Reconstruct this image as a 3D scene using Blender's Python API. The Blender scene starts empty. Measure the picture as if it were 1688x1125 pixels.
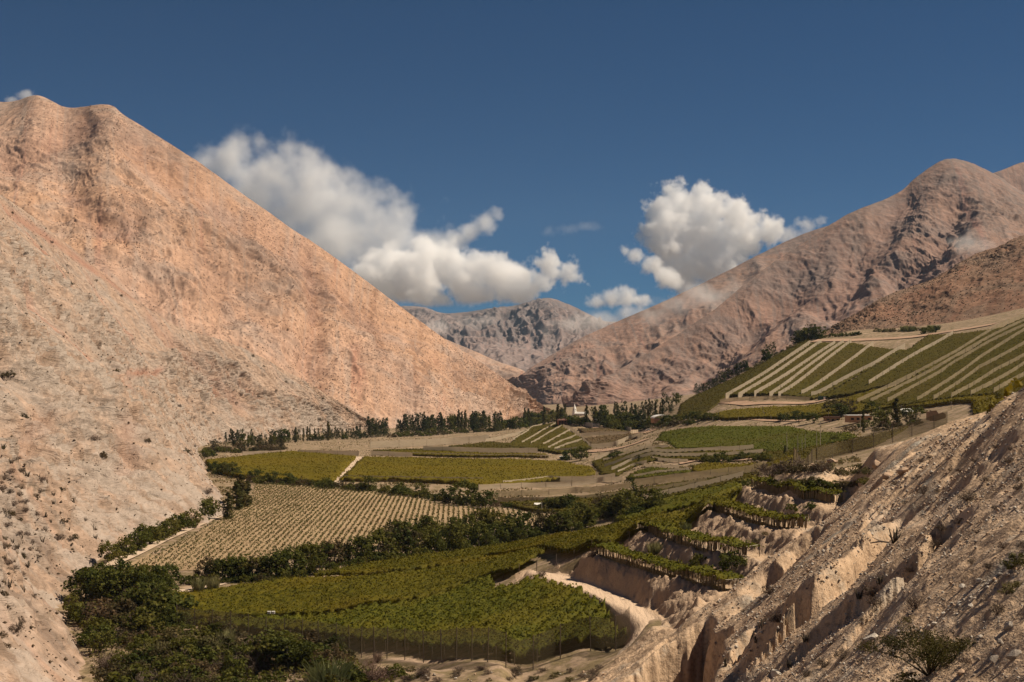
import bpy, math, random
import numpy as np

random.seed(7)
RNG = np.random.default_rng(7)
sc = bpy.context.scene
COL = sc.collection

# ------------------------------------------------------------------ camera
CAM_Z, FPX, UC, VH = 48.0, 2344.0, 844.0, 630.0
cam_d = bpy.data.cameras.new("camera")
cam = bpy.data.objects.new("camera", cam_d)
COL.objects.link(cam)
cam.location = (0, 0, CAM_Z)
cam.rotation_euler = (math.radians(90), 0, 0)
cam_d.sensor_width = 36.0
cam_d.lens = FPX / 1688 * 36.0
cam_d.shift_y = 67.5 / 1688
cam_d.clip_start = 0.5
cam_d.clip_end = 60000
sc.camera = cam

# ------------------------------------------------------------------ sky, sun, exposure
SUN_EL, SUN_AZ = 51.0, 81.0          # azimuth clockwise from +Y (the view direction)
world = bpy.data.worlds.new("World")
sc.world = world
world.use_nodes = True
wn, wl = world.node_tree.nodes, world.node_tree.links
wn.clear()
sky = wn.new("ShaderNodeTexSky")
sky.sky_type = 'NISHITA'
sky.sun_disc = False
sky.sun_elevation = math.radians(SUN_EL)
sky.sun_rotation = math.radians(SUN_AZ)
sky.altitude = 3000
sky.air_density = 0.8
sky.dust_density = 0.1
sky.ozone_density = 1.6
bg = wn.new("ShaderNodeBackground")
bg.inputs["Strength"].default_value = 0.05
wo = wn.new("ShaderNodeOutputWorld")
tint = wn.new("ShaderNodeMix"); tint.data_type = 'RGBA'; tint.blend_type = 'MULTIPLY'
tint.inputs[0].default_value = 1.0
tint.inputs[7].default_value = (0.19, 0.43, 0.60, 1)      # polarised, deep blue sky
wl.new(sky.outputs[0], tint.inputs[6])
wl.new(tint.outputs[2], bg.inputs[0])
wl.new(bg.outputs[0], wo.inputs[0])

sun_d = bpy.data.lights.new("sun", 'SUN')
sun_d.energy = 5.0
sun_d.angle = math.radians(0.5)
sun_d.color = (1.0, 0.86, 0.68)
sun = bpy.data.objects.new("sun", sun_d)
COL.objects.link(sun)
_e, _a = math.radians(SUN_EL), math.radians(SUN_AZ)
SUN_DIR = (math.sin(_a) * math.cos(_e), math.cos(_a) * math.cos(_e), math.sin(_e))
from mathutils import Vector
sun.rotation_euler = Vector(SUN_DIR).to_track_quat('Z', 'Y').to_euler()
sun.location = (200, 100, 400)

sc.view_settings.view_transform = 'Standard'
sc.view_settings.look = 'None'
sc.view_settings.exposure = 0.33
sc.view_settings.gamma = 1.0
sc.view_settings.use_curve_mapping = False
sc.render.engine = 'CYCLES'
cy = sc.cycles
cy.use_denoising = True
try:
    cy.denoiser = 'OPENIMAGEDENOISE'
    cy.denoising_input_passes = 'RGB_ALBEDO_NORMAL'
    cy.denoising_prefilter = 'ACCURATE'
except Exception:
    pass
cy.max_bounces = 66
cy.diffuse_bounces = 3
cy.glossy_bounces = 2
cy.transmission_bounces = 3
cy.transparent_max_bounces = 24
cy.volume_bounces = 64
cy.volume_step_rate = 1.0
cy.volume_max_steps = 512
cy.sample_clamp_indirect = 6.0

# ------------------------------------------------------------------ small helpers
def V(u, v, D):
    """the point at distance D that is seen in direction (u, v)"""
    return np.array([(u - UC) * D / FPX, D, CAM_Z + (VH - v) * D / FPX])

def _hash(ix, iy, iz, seed):
    h = (ix.astype(np.int64) * 374761393 + iy.astype(np.int64) * 668265263 + iz.astype(np.int64) * 2147483647 + seed * 1274126177) & 0xFFFFFFFF
    h = ((h ^ (h >> 13)) * 1274126177) & 0xFFFFFFFF
    h = (h ^ (h >> 16)) & 0xFFFFFF
    return h / float(0xFFFFFF) * 2 - 1

def vnoise(x, y, z=None, seed=0):
    x = np.asarray(x, float); y = np.asarray(y, float)
    z = np.zeros_like(x) if z is None else np.asarray(z, float)
    ix, iy, iz = np.floor(x), np.floor(y), np.floor(z)
    fx, fy, fz = x - ix, y - iy, z - iz
    fx = fx * fx * fx * (fx * (fx * 6 - 15) + 10); fy = fy * fy * fy * (fy * (fy * 6 - 15) + 10); fz = fz * fz * fz * (fz * (fz * 6 - 15) + 10)
    def c(a, b, d): return _hash(ix + a, iy + b, iz + d, seed)
    r = []
    for d in ((0, 1) if np.any(fz > 0) else (0,)):
        a0 = c(0, 0, d) * (1 - fx) + c(1, 0, d) * fx
        a1 = c(0, 1, d) * (1 - fx) + c(1, 1, d) * fx
        r.append(a0 * (1 - fy) + a1 * fy)
    return r[0] if len(r) == 1 else r[0] * (1 - fz) + r[1] * fz

def fbm(x, y, z=None, octv=5, seed=0, gain=0.5, lac=2.03):
    a, s, n = 1.0, 0.0, 0.0
    x = np.asarray(x, float); y = np.asarray(y, float)
    zz = None if z is None else np.asarray(z, float)
    for o in range(octv):
        s = s + a * vnoise(x, y, zz, seed + o * 17)
        n += a; a *= gain
        x = x * lac + 3.1; y = y * lac + 7.7
        if zz is not None: zz = zz * lac + 1.3
    return s / n

def ridged(x, y, z=None, octv=4, seed=0, gain=0.5):
    a, s, n = 1.0, 0.0, 0.0
    x = np.asarray(x, float); y = np.asarray(y, float)
    zz = None if z is None else np.asarray(z, float)
    for o in range(octv):
        s = s + a * (1 - np.abs(vnoise(x, y, zz, seed + o * 31)) * 2)
        n += a; a *= gain
        x = x * 2.07 + 5.3; y = y * 2.07 + 1.9
        if zz is not None: zz = zz * 2.07 + 4.4
    return s / n

def sstep(a, b, x):
    t = np.clip((x - a) / (b - a), 0, 1)
    return t * t * (3 - 2 * t)

def mesh_np(name, verts, faces, mats=(), smooth=False, midx=None):
    """verts (N,3), faces (M,3|4) -> mesh"""
    me = bpy.data.meshes.new(name)
    verts = np.ascontiguousarray(verts, np.float32); faces = np.ascontiguousarray(faces, np.int32)
    k = faces.shape[1]
    me.vertices.add(len(verts)); me.vertices.foreach_set("co", verts.ravel())
    me.loops.add(faces.size); me.loops.foreach_set("vertex_index", faces.ravel())
    me.polygons.add(len(faces))
    me.polygons.foreach_set("loop_start", np.arange(0, faces.size, k, dtype=np.int32))
    for m in mats: me.materials.append(m)
    if midx is not None: me.polygons.foreach_set("material_index", np.ascontiguousarray(midx, np.int32))
    if smooth: me.polygons.foreach_set("use_smooth", np.ones(len(faces), bool))
    me.update(calc_edges=True)
    return me

def link(name, me, parent=None, loc=None, label=None, cat=None, group=None, kind=None):
    o = bpy.data.objects.new(name, me)
    COL.objects.link(o)
    if parent is not None: o.parent = parent
    if loc is not None: o.location = loc
    if label: o["label"] = label
    if cat: o["category"] = cat
    if group: o["group"] = group
    if kind: o["kind"] = kind
    return o

def empty(name, loc, label, cat, group=None, rz=0.0):
    o = link(name, None, loc=loc, label=label, cat=cat, group=group)
    o.rotation_euler[2] = rz
    o.empty_display_size = 0.5
    return o

def grid_faces(nr, nc, off=0):
    i = np.arange(nr - 1)[:, None] * nc + np.arange(nc - 1)[None, :] + off
    return np.stack([i, i + 1, i + nc + 1, i + nc], -1).reshape(-1, 4)

class MB:
    """collects simple solids into one mesh"""
    def __init__(s): s.v, s.f, s.n = [], [], 0
    def add(s, v, f):
        s.v.append(np.asarray(v, float)); s.f += [[i + s.n for i in q] for q in f]; s.n += len(v)
    def box(s, c, size, rz=0.0, taper=1.0):
        hx, hy, hz = size[0] / 2, size[1] / 2, size[2] / 2
        p = np.array([[-hx, -hy, -hz], [hx, -hy, -hz], [hx, hy, -hz], [-hx, hy, -hz], [-hx * taper, -hy * taper, hz], [hx * taper, -hy * taper, hz], [hx * taper, hy * taper, hz], [-hx * taper, hy * taper, hz]])
        ca, sa = math.cos(rz), math.sin(rz)
        p = np.c_[p[:, 0] * ca - p[:, 1] * sa, p[:, 0] * sa + p[:, 1] * ca, p[:, 2]] + np.array(c)
        s.add(p, [[0, 3, 2, 1], [4, 5, 6, 7], [0, 1, 5, 4], [1, 2, 6, 5], [2, 3, 7, 6], [3, 0, 4, 7]])
        return s
    def tube(s, pts, rad, n=6):
        pts = [np.array(p, float) for p in pts]
        rad = rad if hasattr(rad, '__len__') else [rad] * len(pts)
        vs, k = [], len(pts)
        for i, p in enumerate(pts):
            d = pts[min(i + 1, k - 1)] - pts[max(i - 1, 0)]
            d = d / (np.linalg.norm(d) + 1e-9)
            a = np.cross(d, [0.3, 0.9, 0.2] if abs(d[2]) > 0.8 else [0, 0, 1.0]); a /= np.linalg.norm(a) + 1e-9
            b = np.cross(d, a)
            for j in range(n):
                t = 2 * math.pi * j / n
                vs.append(p + rad[i] * (a * math.cos(t) + b * math.sin(t)))
        fs = []
        for i in range(k - 1):
            for j in range(n):
                fs.append([i * n + j, i * n + (j + 1) % n, (i + 1) * n + (j + 1) % n, (i + 1) * n + j])
        fs.append(list(range(n))[::-1]); fs.append([(k - 1) * n + j for j in range(n)])
        s.add(vs, fs)
        return s
    def prism(s, prof, y0, y1, axis='y'):
        """profile [(a, z)] extruded along y"""
        n = len(prof)
        v = [(a, y0, z) for a, z in prof] + [(a, y1, z) for a, z in prof]
        s.add(v, [list(range(n)), list(range(2 * n - 1, n - 1, -1))] + [[i, i + n, (i + 1) % n + n, (i + 1) % n] for i in range(n)])
        return s
    def mesh(s, name, mats=(), smooth=False):
        me = bpy.data.meshes.new(name)
        me.from_pydata([tuple(p) for p in np.concatenate(s.v)], [], s.f)
        for m in mats: me.materials.append(m)
        if smooth: me.polygons.foreach_set("use_smooth", [True] * len(me.polygons))
        me.update()
        return me

# ------------------------------------------------------------------ materials
class NT:
    def __init__(s, name):
        s.m = bpy.data.materials.new(name); s.m.use_nodes = True
        s.t = s.m.node_tree; s.n = s.t.nodes; s.l = s.t.links
        s.bsdf = s.n["Principled BSDF"]; s.out = s.n["Material Output"]
        s.bsdf.inputs["Roughness"].default_value = 0.9
        s.bsdf.inputs["Specular IOR Level"].default_value = 0.15
        s._pos = None
    def pos(s):
        if s._pos is None: s._pos = s.n.new("ShaderNodeNewGeometry").outputs["Position"]
        return s._pos
    def noise(s, scale, detail=4, rough=0.55, vec=None, dist=0.0, stretch=None):
        nd = s.n.new("ShaderNodeTexNoise")
        nd.inputs["Scale"].default_value = scale; nd.inputs["Detail"].default_value = detail
        nd.inputs["Roughness"].default_value = rough; nd.inputs["Distortion"].default_value = dist
        v = vec if vec is not None else s.pos()
        if stretch is not None: v = s.mapping(v, stretch)
        s.l.new(v, nd.inputs["Vector"])
        return nd.outputs["Fac"]
    def mapping(s, v, scale, rot=(0, 0, 0)):
        mp = s.n.new("ShaderNodeMapping")
        mp.inputs["Scale"].default_value = scale; mp.inputs["Rotation"].default_value = rot
        s.l.new(v, mp.inputs["Vector"])
        return mp.outputs[0]
    def voronoi(s, scale, feature='F1', vec=None, rnd=1.0, out="Distance"):
        nd = s.n.new("ShaderNodeTexVoronoi"); nd.feature = feature
        nd.inputs["Scale"].default_value = scale; nd.inputs["Randomness"].default_value = rnd
        s.l.new(vec if vec is not None else s.pos(), nd.inputs["Vector"])
        return nd.outputs[out]
    def ramp(s, fac, stops, interp='LINEAR'):
        nd = s.n.new("ShaderNodeValToRGB"); cr = nd.color_ramp; cr.interpolation = interp
        while len(cr.elements) < len(stops): cr.elements.new(0.5)
        for e, (p, c) in zip(cr.elements, stops):
            e.position = p; e.color = (c, c, c, 1) if not hasattr(c, '__len__') else (c[0], c[1], c[2], 1)
        s.l.new(fac, nd.inputs[0])
        return nd.outputs[0]
    def mix(s, a, b, fac, mode='MIX'):
        nd = s.n.new("ShaderNodeMix"); nd.data_type = 'RGBA'; nd.blend_type = mode
        for sock, val in ((nd.inputs["A"] if False else nd.inputs[6], a), (nd.inputs[7], b), (nd.inputs[0], fac)):
            if isinstance(val, bpy.types.NodeSocket): s.l.new(val, sock)
            elif hasattr(val, '__len__'): sock.default_value = (val[0], val[1], val[2], 1)
            else: sock.default_value = val
        return nd.outputs[2]
    def math(s, op, a, b=0.0, clamp=False):
        nd = s.n.new("ShaderNodeMath"); nd.operation = op; nd.use_clamp = clamp
        for sock, val in ((nd.inputs[0], a), (nd.inputs[1], b)):
            if isinstance(val, bpy.types.NodeSocket): s.l.new(val, sock)
            else: sock.default_value = val
        return nd.outputs[0]
    def color(s, c):
        if isinstance(c, bpy.types.NodeSocket): s.l.new(c, s.bsdf.inputs["Base Color"])
        else: s.bsdf.inputs["Base Color"].default_value = (c[0], c[1], c[2], 1)
    def bump(s, h, dist, strength=1.0, prev=None):
        nd = s.n.new("ShaderNodeBump")
        nd.inputs["Distance"].default_value = dist; nd.inputs["Strength"].default_value = strength
        s.l.new(h, nd.inputs["Height"])
        if prev is not None: s.l.new(prev, nd.inputs["Normal"])
        s.l.new(nd.outputs[0], s.bsdf.inputs["Normal"])
        return nd.outputs[0]
    def attr(s, name):
        nd = s.n.new("ShaderNodeAttribute"); nd.attribute_name = name
        return nd.outputs["Fac"]

def add_attr(me, name, vals):
    a = me.attributes.new(name, 'FLOAT', 'POINT')
    a.data.foreach_set("value", np.ascontiguousarray(vals, np.float32).ravel())

def flat_mat(name, c, rough=0.8, var=0.0, scale=1.0, spec=0.2):
    s = NT(name); s.bsdf.inputs["Roughness"].default_value = rough
    s.bsdf.inputs["Specular IOR Level"].default_value = spec
    if var > 0:
        n = s.noise(scale, 4)
        s.color(s.mix([x * (1 - var) for x in c], [min(1, x * (1 + var)) for x in c], n))
        s.bump(n, 0.02, 0.5)
    else: s.color(c)
    return s.m
# ================================================================== GROUND HEIGHT
def pz(u, v, z):
    """plan point seen at (u, v) if the ground there is at height z"""
    D = (CAM_Z - z) * FPX / (v - VH)
    return ((u - UC) * D / FPX, D, z)
def pd(u, D, z): return ((u - UC) * D / FPX, D, z)

CTRL = [pz(*q) for q in (
    # river bed and near vineyard
    (160,1125,-9),(400,1125,-9),(560,1125,-7),(250,1060,-7),(150,1000,-6),(300,1090,-9),(120,945,-3),(250,950,-3),(280,985,-2.2),
    (300,1048,-2.5),(560,1082,-1.5),(700,1095,0),(830,1100,1.0),(960,1077,2.2),(1030,1050,3.4),(700,1125,-3.5),(850,1125,-1.5),(950,1112,0.6),
    (400,960,-2),(500,950,-1.5),(600,1000,-1),(700,960,0),(800,1030,1.5),(820,970,4.2),(870,934,7),(700,920,-0.5),(830,900,-1),(900,905,5.5),(1000,875,8.3),
    # valley floor
    (190,932,-1),(360,858,0),(415,800,0),(600,810,0),(720,832,0),(950,858,0),(640,890,0),(340,755,0),(480,742,0),(850,755,0),(980,770,0),
    (985,785,0.5),(800,802,0),(560,795,0),(430,785,0),(600,717,0),(800,707,1),(350,735,0),(850,820,0),(640,740,0),
    # terraces: the front edge of each
    (975,915,12.5),(1040,935,12.5),(1090,950,12.5),(1140,963,12.5),(1190,975,12.5),
    (1060,878,16.5),(1105,893,16.5),(1150,908,16.5),(1205,917,16.5),(1255,925,16.5),
    (1170,838,20.5),(1205,853,20.5),(1250,868,20.5),(1290,873,20.5),(1325,872,20.5),
    (1235,805,24.5),(1270,815,24.5),(1320,826,24.5),(1365,829,24.5),(1405,828,24.5),
    (900,955,7.6),(950,965,8),(1000,985,8),(1040,1005,8),(1065,1030,7.6),(1050,1048,5.5),
)] + [pd(*q) for q in (
    (844,1600,0),(900,1950,0),(900,3000,0),(300,1000,0),(0,700,-3),(-300,500,-3),(0,300,-6),(-300,1500,0),(600,2500,0),
    # spur carrying the upper end of the near vineyard
    (975,308,12.2),(1050,310,15.6),(1165,322,19.4),(1222,330,22.6),(1100,350,14.6),(1210,355,19.5),(1100,450,9.5),(1000,450,2.5),(1200,450,15.2),(1250,420,19),
    # hillside below the camera
    (1688,40,39.4),(1300,100,27.0),(1210,135,19.6),(1120,165,13.5),(985,172,10.5),(1400,75,33.5),(1500,75,37.5),(1688,65,41.6),(1300,130,27.5),(1200,192,17.4),(1400,190,30),
    (1550,140,37.6),(1688,150,47.4),(1600,190,43),(1500,230,37.6),(1440,270,32.2),(1400,235,28),(1330,228,24),(1270,222,20.3),(1195,205,17),
    (1130,192,14.4),(1080,185,13),(1040,178,11),(844,12,42.5),(1688,12,44.5),(844,40,33),(844,80,21),(844,130,9),(844,190,0),(700,200,-5),(600,150,-7),(400,60,14),(0,40,26),
    (200,150,-8),(-200,200,-8),(0,12,40),(2300,12,46),(2200,40,48),(2100,90,56),(2000,150,62),(1900,220,60),(2000,320,62),(1688,210,43),(1310,305,29.8),(1440,282,34.6),(1540,255,39.3),(1600,240,41.8),(1350,288,28.6),
    (1540,330,30),(1688,400,40),(1400,340,25),(1900,500,60),
    # right-hand terrace and the vineyard slope above it
    (1080,760,14),(1250,650,16),(1400,600,25),(1150,900,23),(1300,800,27.5),(1480,700,33),(1560,600,38),
    (1190,950,36),(1350,900,38.4),(1335,1150,82),(1420,1160,88),(1500,1160,90),(1688,1100,99.6),(1420,880,44),(1550,830,51),(1688,750,57.6),(1700,900,79),(1550,1000,73),(1400,1020,64),
    (1110,1100,30),(1200,1120,49),(1260,1150,66.6),(1110,1320,22),(1200,1380,32),(1260,1480,45),(1335,1550,70),(1400,1250,93),(1688,1220,112),(2000,1100,125),(2000,700,70),
    # knoll with the terraced plots, net covered step
    (925,1150,15),(940,1100,14),(1060,1050,10.5),(850,1020,0.5),(880,1120,7),(985,800,1),(930,1010,5),(1000,1050,12.6),(1080,1050,19),(1010,1300,8),(960,900,1.5),
    (1000,740,2),(1100,720,10),(1230,680,15.5),(1000,660,0.8),(1150,600,10),(1270,520,16.5),(1300,500,20.5),(1400,480,25),(1080,650,6.5),
)]
CTRL = np.array(CTRL)
def _key(x, y):
    y = np.maximum(y, 8.0)
    return np.stack([2.2 * x / (np.abs(y) ** 0.93 + 4), 1.15 * np.log(y)], -1)
_CK = _key(CTRL[:, 0], CTRL[:, 1])
def _phi(d2): return np.sqrt(d2 + 0.012 ** 2)
_A = _phi(((_CK[:, None] - _CK[None]) ** 2).sum(-1)) 
_n = len(CTRL)
_S = np.zeros((_n + 3, _n + 3)); _S[:_n, :_n] = _A - np.eye(_n) * 0.004
_S[:_n, _n] = 1; _S[:_n, _n + 1:] = _CK; _S[_n, :_n] = 1; _S[_n + 1:, :_n] = _CK.T
_W = np.linalg.solve(_S, np.r_[CTRL[:, 2], 0, 0, 0])
def base_h(x, y):
    x = np.asarray(x, float); y = np.asarray(y, float)
    shp = np.broadcast(x, y).shape
    k = _key(*np.broadcast_arrays(x, y)).reshape(-1, 2)
    out = np.empty(len(k))
    for i in range(0, len(k), 20000):
        q = k[i:i + 20000]
        d2 = ((q[:, None, :] - _CK[None]) ** 2).sum(-1)
        out[i:i + 20000] = _phi(d2) @ _W[:_n] + _W[_n] + q @ _W[_n + 1:]
    return out.reshape(shp)

def poly_sd(x, y, P):
    """signed distance to polygon P (inside positive)"""
    P = np.asarray(P, float)[:, :2]; x = np.asarray(x, float); y = np.asarray(y, float)
    d = np.full(x.shape, 1e18); ins = np.zeros(x.shape, bool)
    for i in range(len(P)):
        a, b = P[i], P[(i + 1) % len(P)]
        ex, ey = b - a
        wx, wy = x - a[0], y - a[1]
        t = np.clip((wx * ex + wy * ey) / (ex * ex + ey * ey + 1e-12), 0, 1)
        d = np.minimum(d, (wx - ex * t) ** 2 + (wy - ey * t) ** 2)
        c = ((a[1] > y) != (b[1] > y)) & (x < (b[0] - a[0]) * (y - a[1]) / (b[1] - a[1] + 1e-12) + a[0])
        ins ^= c
    return np.where(ins, 1, -1) * np.sqrt(d)

def line_d(x, y, P):
    """distance to polyline and parameter along it (0..1)"""
    P = np.asarray(P, float)[:, :2]; d = np.full(np.shape(x), 1e18); par = np.zeros(np.shape(x))
    n = len(P) - 1
    for i in range(n):
        a, b = P[i], P[i + 1]; ex, ey = b - a
        t = np.clip(((x - a[0]) * ex + (y - a[1]) * ey) / (ex * ex + ey * ey + 1e-12), 0, 1)
        q = (x - a[0] - ex * t) ** 2 + (y - a[1] - ey * t) ** 2
        m = q < d
        d = np.where(m, q, d); par = np.where(m, (i + t) / n, par)
    return np.sqrt(d), par

def line_ds(x, y, P):
    P = np.asarray(P, float)[:, :2]; d = np.full(np.shape(x), 1e18); par = np.zeros(np.shape(x)); sg = np.ones(np.shape(x))
    n = len(P) - 1
    for i in range(n):
        a, b = P[i], P[i + 1]; ex, ey = b - a
        t = np.clip(((x - a[0]) * ex + (y - a[1]) * ey) / (ex * ex + ey * ey + 1e-12), 0, 1)
        q = (x - a[0] - ex * t) ** 2 + (y - a[1] - ey * t) ** 2
        m = q < d
        d = np.where(m, q, d); par = np.where(m, (i + t) / n, par)
        sg = np.where(m, np.sign(ex * (y - a[1]) - ey * (x - a[0])), sg)
    return np.sqrt(d), par, sg

LEV = np.array([8.0, 12.5, 16.5, 20.5, 24.5, 29.5])
TERR = [pz(*q) for q in ((905,940,8.4),(975,903,12.1),(1050,868,15.9),(1165,830,19.9),(1230,800,23.6),(1290,800,27.0),(1380,800,28.5),(1425,812,27.5),(1407,832,25.5),
        (1332,878,22),(1262,930,17.5),(1195,980,14),(1130,1030,12),(1070,1036,8.2),(1000,988,8.2),(945,968,8.2))]
ROAD = [pz(*q) for q in ((835,955,6.0),(872,938,7.2),(900,947,7.6),(950,961,8),(1000,980,8),(1040,1005,7.9),(1064,1028,7.4),(1060,1048,6.0),(1025,1066,4.6))]
_RL = np.array(ROAD)

_ray = np.exp(np.linspace(math.log(22), math.log(2600), 900))
def _hit(fn, u, v, h=0.0, lo=22.0):
    x = (u - UC) * _ray / FPX
    z = CAM_Z + (VH - v) * _ray / FPX
    g = fn(x, _ray) + h
    k = np.nonzero((z < g) & (_ray > lo))[0]
    if len(k) == 0: return None
    i = k[0]
    if i == 0: return _ray[0]
    a, b = z[i - 1] - g[i - 1], z[i] - g[i]
    t = a / (a - b + 1e-12)
    return _ray[i - 1] + (_ray[i] - _ray[i - 1]) * t

GULLY = []
for pts, w, dep in (
        (((1500,830),(1469,866),(1435,894),(1401,934),(1364,971),(1330,1002),(1302,1015),(1256,1058),(1210,1107)), 1.1, 3.4),
        (((1365,862),(1348,875),(1324,894),(1299,925),(1271,945),(1243,978),(1205,1015)), 1.5, 3.4),
        (((1600,845),(1552,878),(1509,925),(1475,947),(1410,996),(1367,1030),(1314,1076),(1268,1117)), 0.85, 1.9),
        (((1500,755),(1479,773),(1453,795),(1430,812)), 0.8, 1.8),
        (((1440,1000),(1380,1050),(1330,1100),(1300,1124)), 0.6, 0.7),
        (((1420,905),(1385,930),(1340,965)), 0.5, 1.3), (((1250,1030),(1225,1060),(1200,1110)), 0.6, 1.8)):
    q = []
    for u, v in pts:
        D = _hit(base_h, u, v)
        if D: q.append(((u - UC) * D / FPX, D))
    GULLY.append((q, w, dep))

def hill_mask(x, y):
    # 1 on the near hillside, 0 away from it
    return sstep(0.0, 5.0, poly_sd(x, y, HPOLY))
HPOLY = [(1.5, 9), (200, 9), (200, 330), pd(1600, 330, 0)[:2], pd(1420, 330, 0)[:2], pd(1310, 318, 0)[:2], pd(1228, 322, 0)[:2], pd(1165, 315, 0)[:2], pd(1050, 304, 0)[:2], pd(975, 302, 0)[:2],
         pd(845, 314, 0)[:2], pd(850, 296, 0)[:2], pd(925, 268, 0)[:2], pd(985, 252, 0)[:2], pd(1022, 240, 0)[:2], pd(1012, 230, 0)[:2], pd(960, 226, 0)[:2], pd(900, 221, 0)[:2], (-4, 215), (-2, 170), (0, 100)]

def detail_h(x, y, z0):
    """terraces, gullies and roughness of the near hillside; returns height and bank mask"""
    tm = sstep(-0.5, 2.5, poly_sd(x, y, TERR))
    wob = 0.35 * fbm(x * 0.12, y * 0.12, octv=3, seed=5)
    zi = z0 + wob
    i = np.clip(np.searchsorted(LEV, zi, side='right') - 1, 0, len(LEV) - 2)
    t = np.clip((zi - LEV[i]) / (LEV[i + 1] - LEV[i]), 0, 1)
    st = LEV[i] + (LEV[i + 1] - LEV[i]) * sstep(0.42, 0.98, t) ** 1.0
    st = np.where(zi < LEV[0], zi, st)
    bank = tm * sstep(0.40, 0.5, t) * (1 - sstep(0.93, 1.0, t)) * (zi > LEV[0])
    z = z0 + tm * (st - z0)
    # flutes running down the banks
    fl = ridged(x * 0.10 + 0.3 * vnoise(x * .3, y * .3), y * 0.42 + x * 0.12, octv=4, seed=11)
    z = z + bank * (0.95 * fl + 0.5 * fbm(x / 1.1, y / 1.1, octv=3, seed=13))
    flat = tm * (1 - bank)
    rd, rpar = line_d(x, y, ROAD)
    rm = 1 - sstep(2.0, 3.6, rd)
    rz_ = np.interp(rpar * (len(ROAD) - 1), np.arange(len(ROAD)), _RL[:, 2])
    z = z * (1 - rm) + rz_ * rm
    bank = bank * (1 - rm)
    rough = (1 - 0.8 * flat) * (1 - 0.92 * rm)
    z = z + rough * (0.75 * fbm(x / 9, y / 9, octv=3, seed=2) + 0.30 * fbm(x / 1.7, y / 1.7, octv=4, seed=3) + 0.07 * fbm(x / .3, y / .3, octv=2, seed=4))
    # rill pattern running down to the left on the open slope
    q = x * 0.62 - y * 0.55
    p = x * 0.55 + y * 0.62
    ril = ridged(p / 45.0, q / 6.5 + 0.5 * vnoise(x / 12, y / 12, seed=8), octv=4, seed=21)
    open_ = (1 - tm) * (1 - rm) * sstep(18, 40, y)
    z = z - open_ * 0.9 * sstep(0.35, -0.35, ril) * sstep(25, 110, y)
    jit = 1.5 * fbm(x / 5, y / 5, octv=3, seed=33)
    for k, (P, w, dep) in enumerate(GULLY):
        if len(P) < 2: continue
        d, par, sgn = line_ds(x + jit * .6, y + jit, P)
        wv = w * (0.6 + 0.9 * (0.5 + 0.5 * vnoise(par * 14, par * 0 + k, seed=40)))
        q_ = (1 - rm) * (1 - tm * .8) * np.clip(np.minimum(par * 12, (1 - par) * 12), 0, 1)
        d = np.maximum(0, d + 0.22 * fbm(x / 1.3, y / 1.3, octv=3, seed=44) * wv)
        cut = np.where(sgn < 0, np.exp(-(d / (1.15 * wv)) ** 2), np.exp(-(d / (2.4 * wv)) ** 1.3))
        z = z - 0.75 * dep * cut * q_ + 0.55 * dep * (sgn < 0) * sstep(0.1 * wv, 0.8 * wv, d) * np.exp(-d / (5 * wv)) * q_
    # bitten-off cliff at the lower left end of the slope
    pj = 1.1 * vnoise(x / 2.6, y / 2.6, seed=60) + 0.4 * vnoise(x / .8, y / .8, seed=61)
    z = z - 11.0 * sstep(-0.3, 2.6, poly_sd(x, y, PIT) + pj) 
    tr, _ = line_d(x + .3 * jit, y, TRAIL)
    rm = np.maximum(rm, 0.6 * (1 - sstep(0.4, 1.1, tr)))
    return z, bank, rm
PIT = [pd(1172, 193, 0), pd(1141, 189, 0), pd(1090, 185, 0), pd(1040, 179, 0), pd(990, 171, 0), pd(950, 150, 0), pd(980, 110, 0), pd(1100, 118, 0), pd(1185, 145, 0), pd(1196, 175, 0)]
TRAIL = []
for _u, _v in ((1415,836),(1480,846),(1550,851),(1620,843),(1700,822)):
    _D = _hit(base_h, _u, _v); TRAIL.append(((_u - UC) * _D / FPX, _D))

def ground_z(x, y):
    """final ground height, scalar or array"""
    x = np.asarray(x, float); y = np.asarray(y, float)
    x, y = np.broadcast_arrays(x, y)
    z0 = base_h(x, y)
    m = hill_mask(x, y)
    h = z0 + 0.25 * fbm(x / 14, y / 14, octv=3, seed=50) * sstep(150, 300, y)
    out = h.copy()
    k = m > 0
    if np.any(k):
        d, _, _ = detail_h(x[k], y[k], z0[k])
        out[k] = h[k] * (1 - m[k]) + d * m[k]
    return out

_BC = {}
def P(u, v, h=0.0, lo=22.0, fine=True):
    """point of the ground seen at (u, v); h: of a surface h above the ground"""
    global _ray
    D = _hit(base_h, u, v, h, lo)
    if D is None: D = 1200.0
    x = (u - UC) * D / FPX
    if fine and x > -6 and D < 345:
        keep = _ray
        try:
            _ray = np.linspace(max(12, D * 0.8), D * 1.3, 90)
            D2 = _hit(ground_z, u, v, h, 0)
        finally: _ray = keep
        if D2: D = D2
        x = (u - UC) * D / FPX
        return np.array([x, D, float(ground_z(np.array([x]), np.array([D]))[0])])
    return np.array([x, D, float(base_h(np.array([x]), np.array([D]))[0])])

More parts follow.
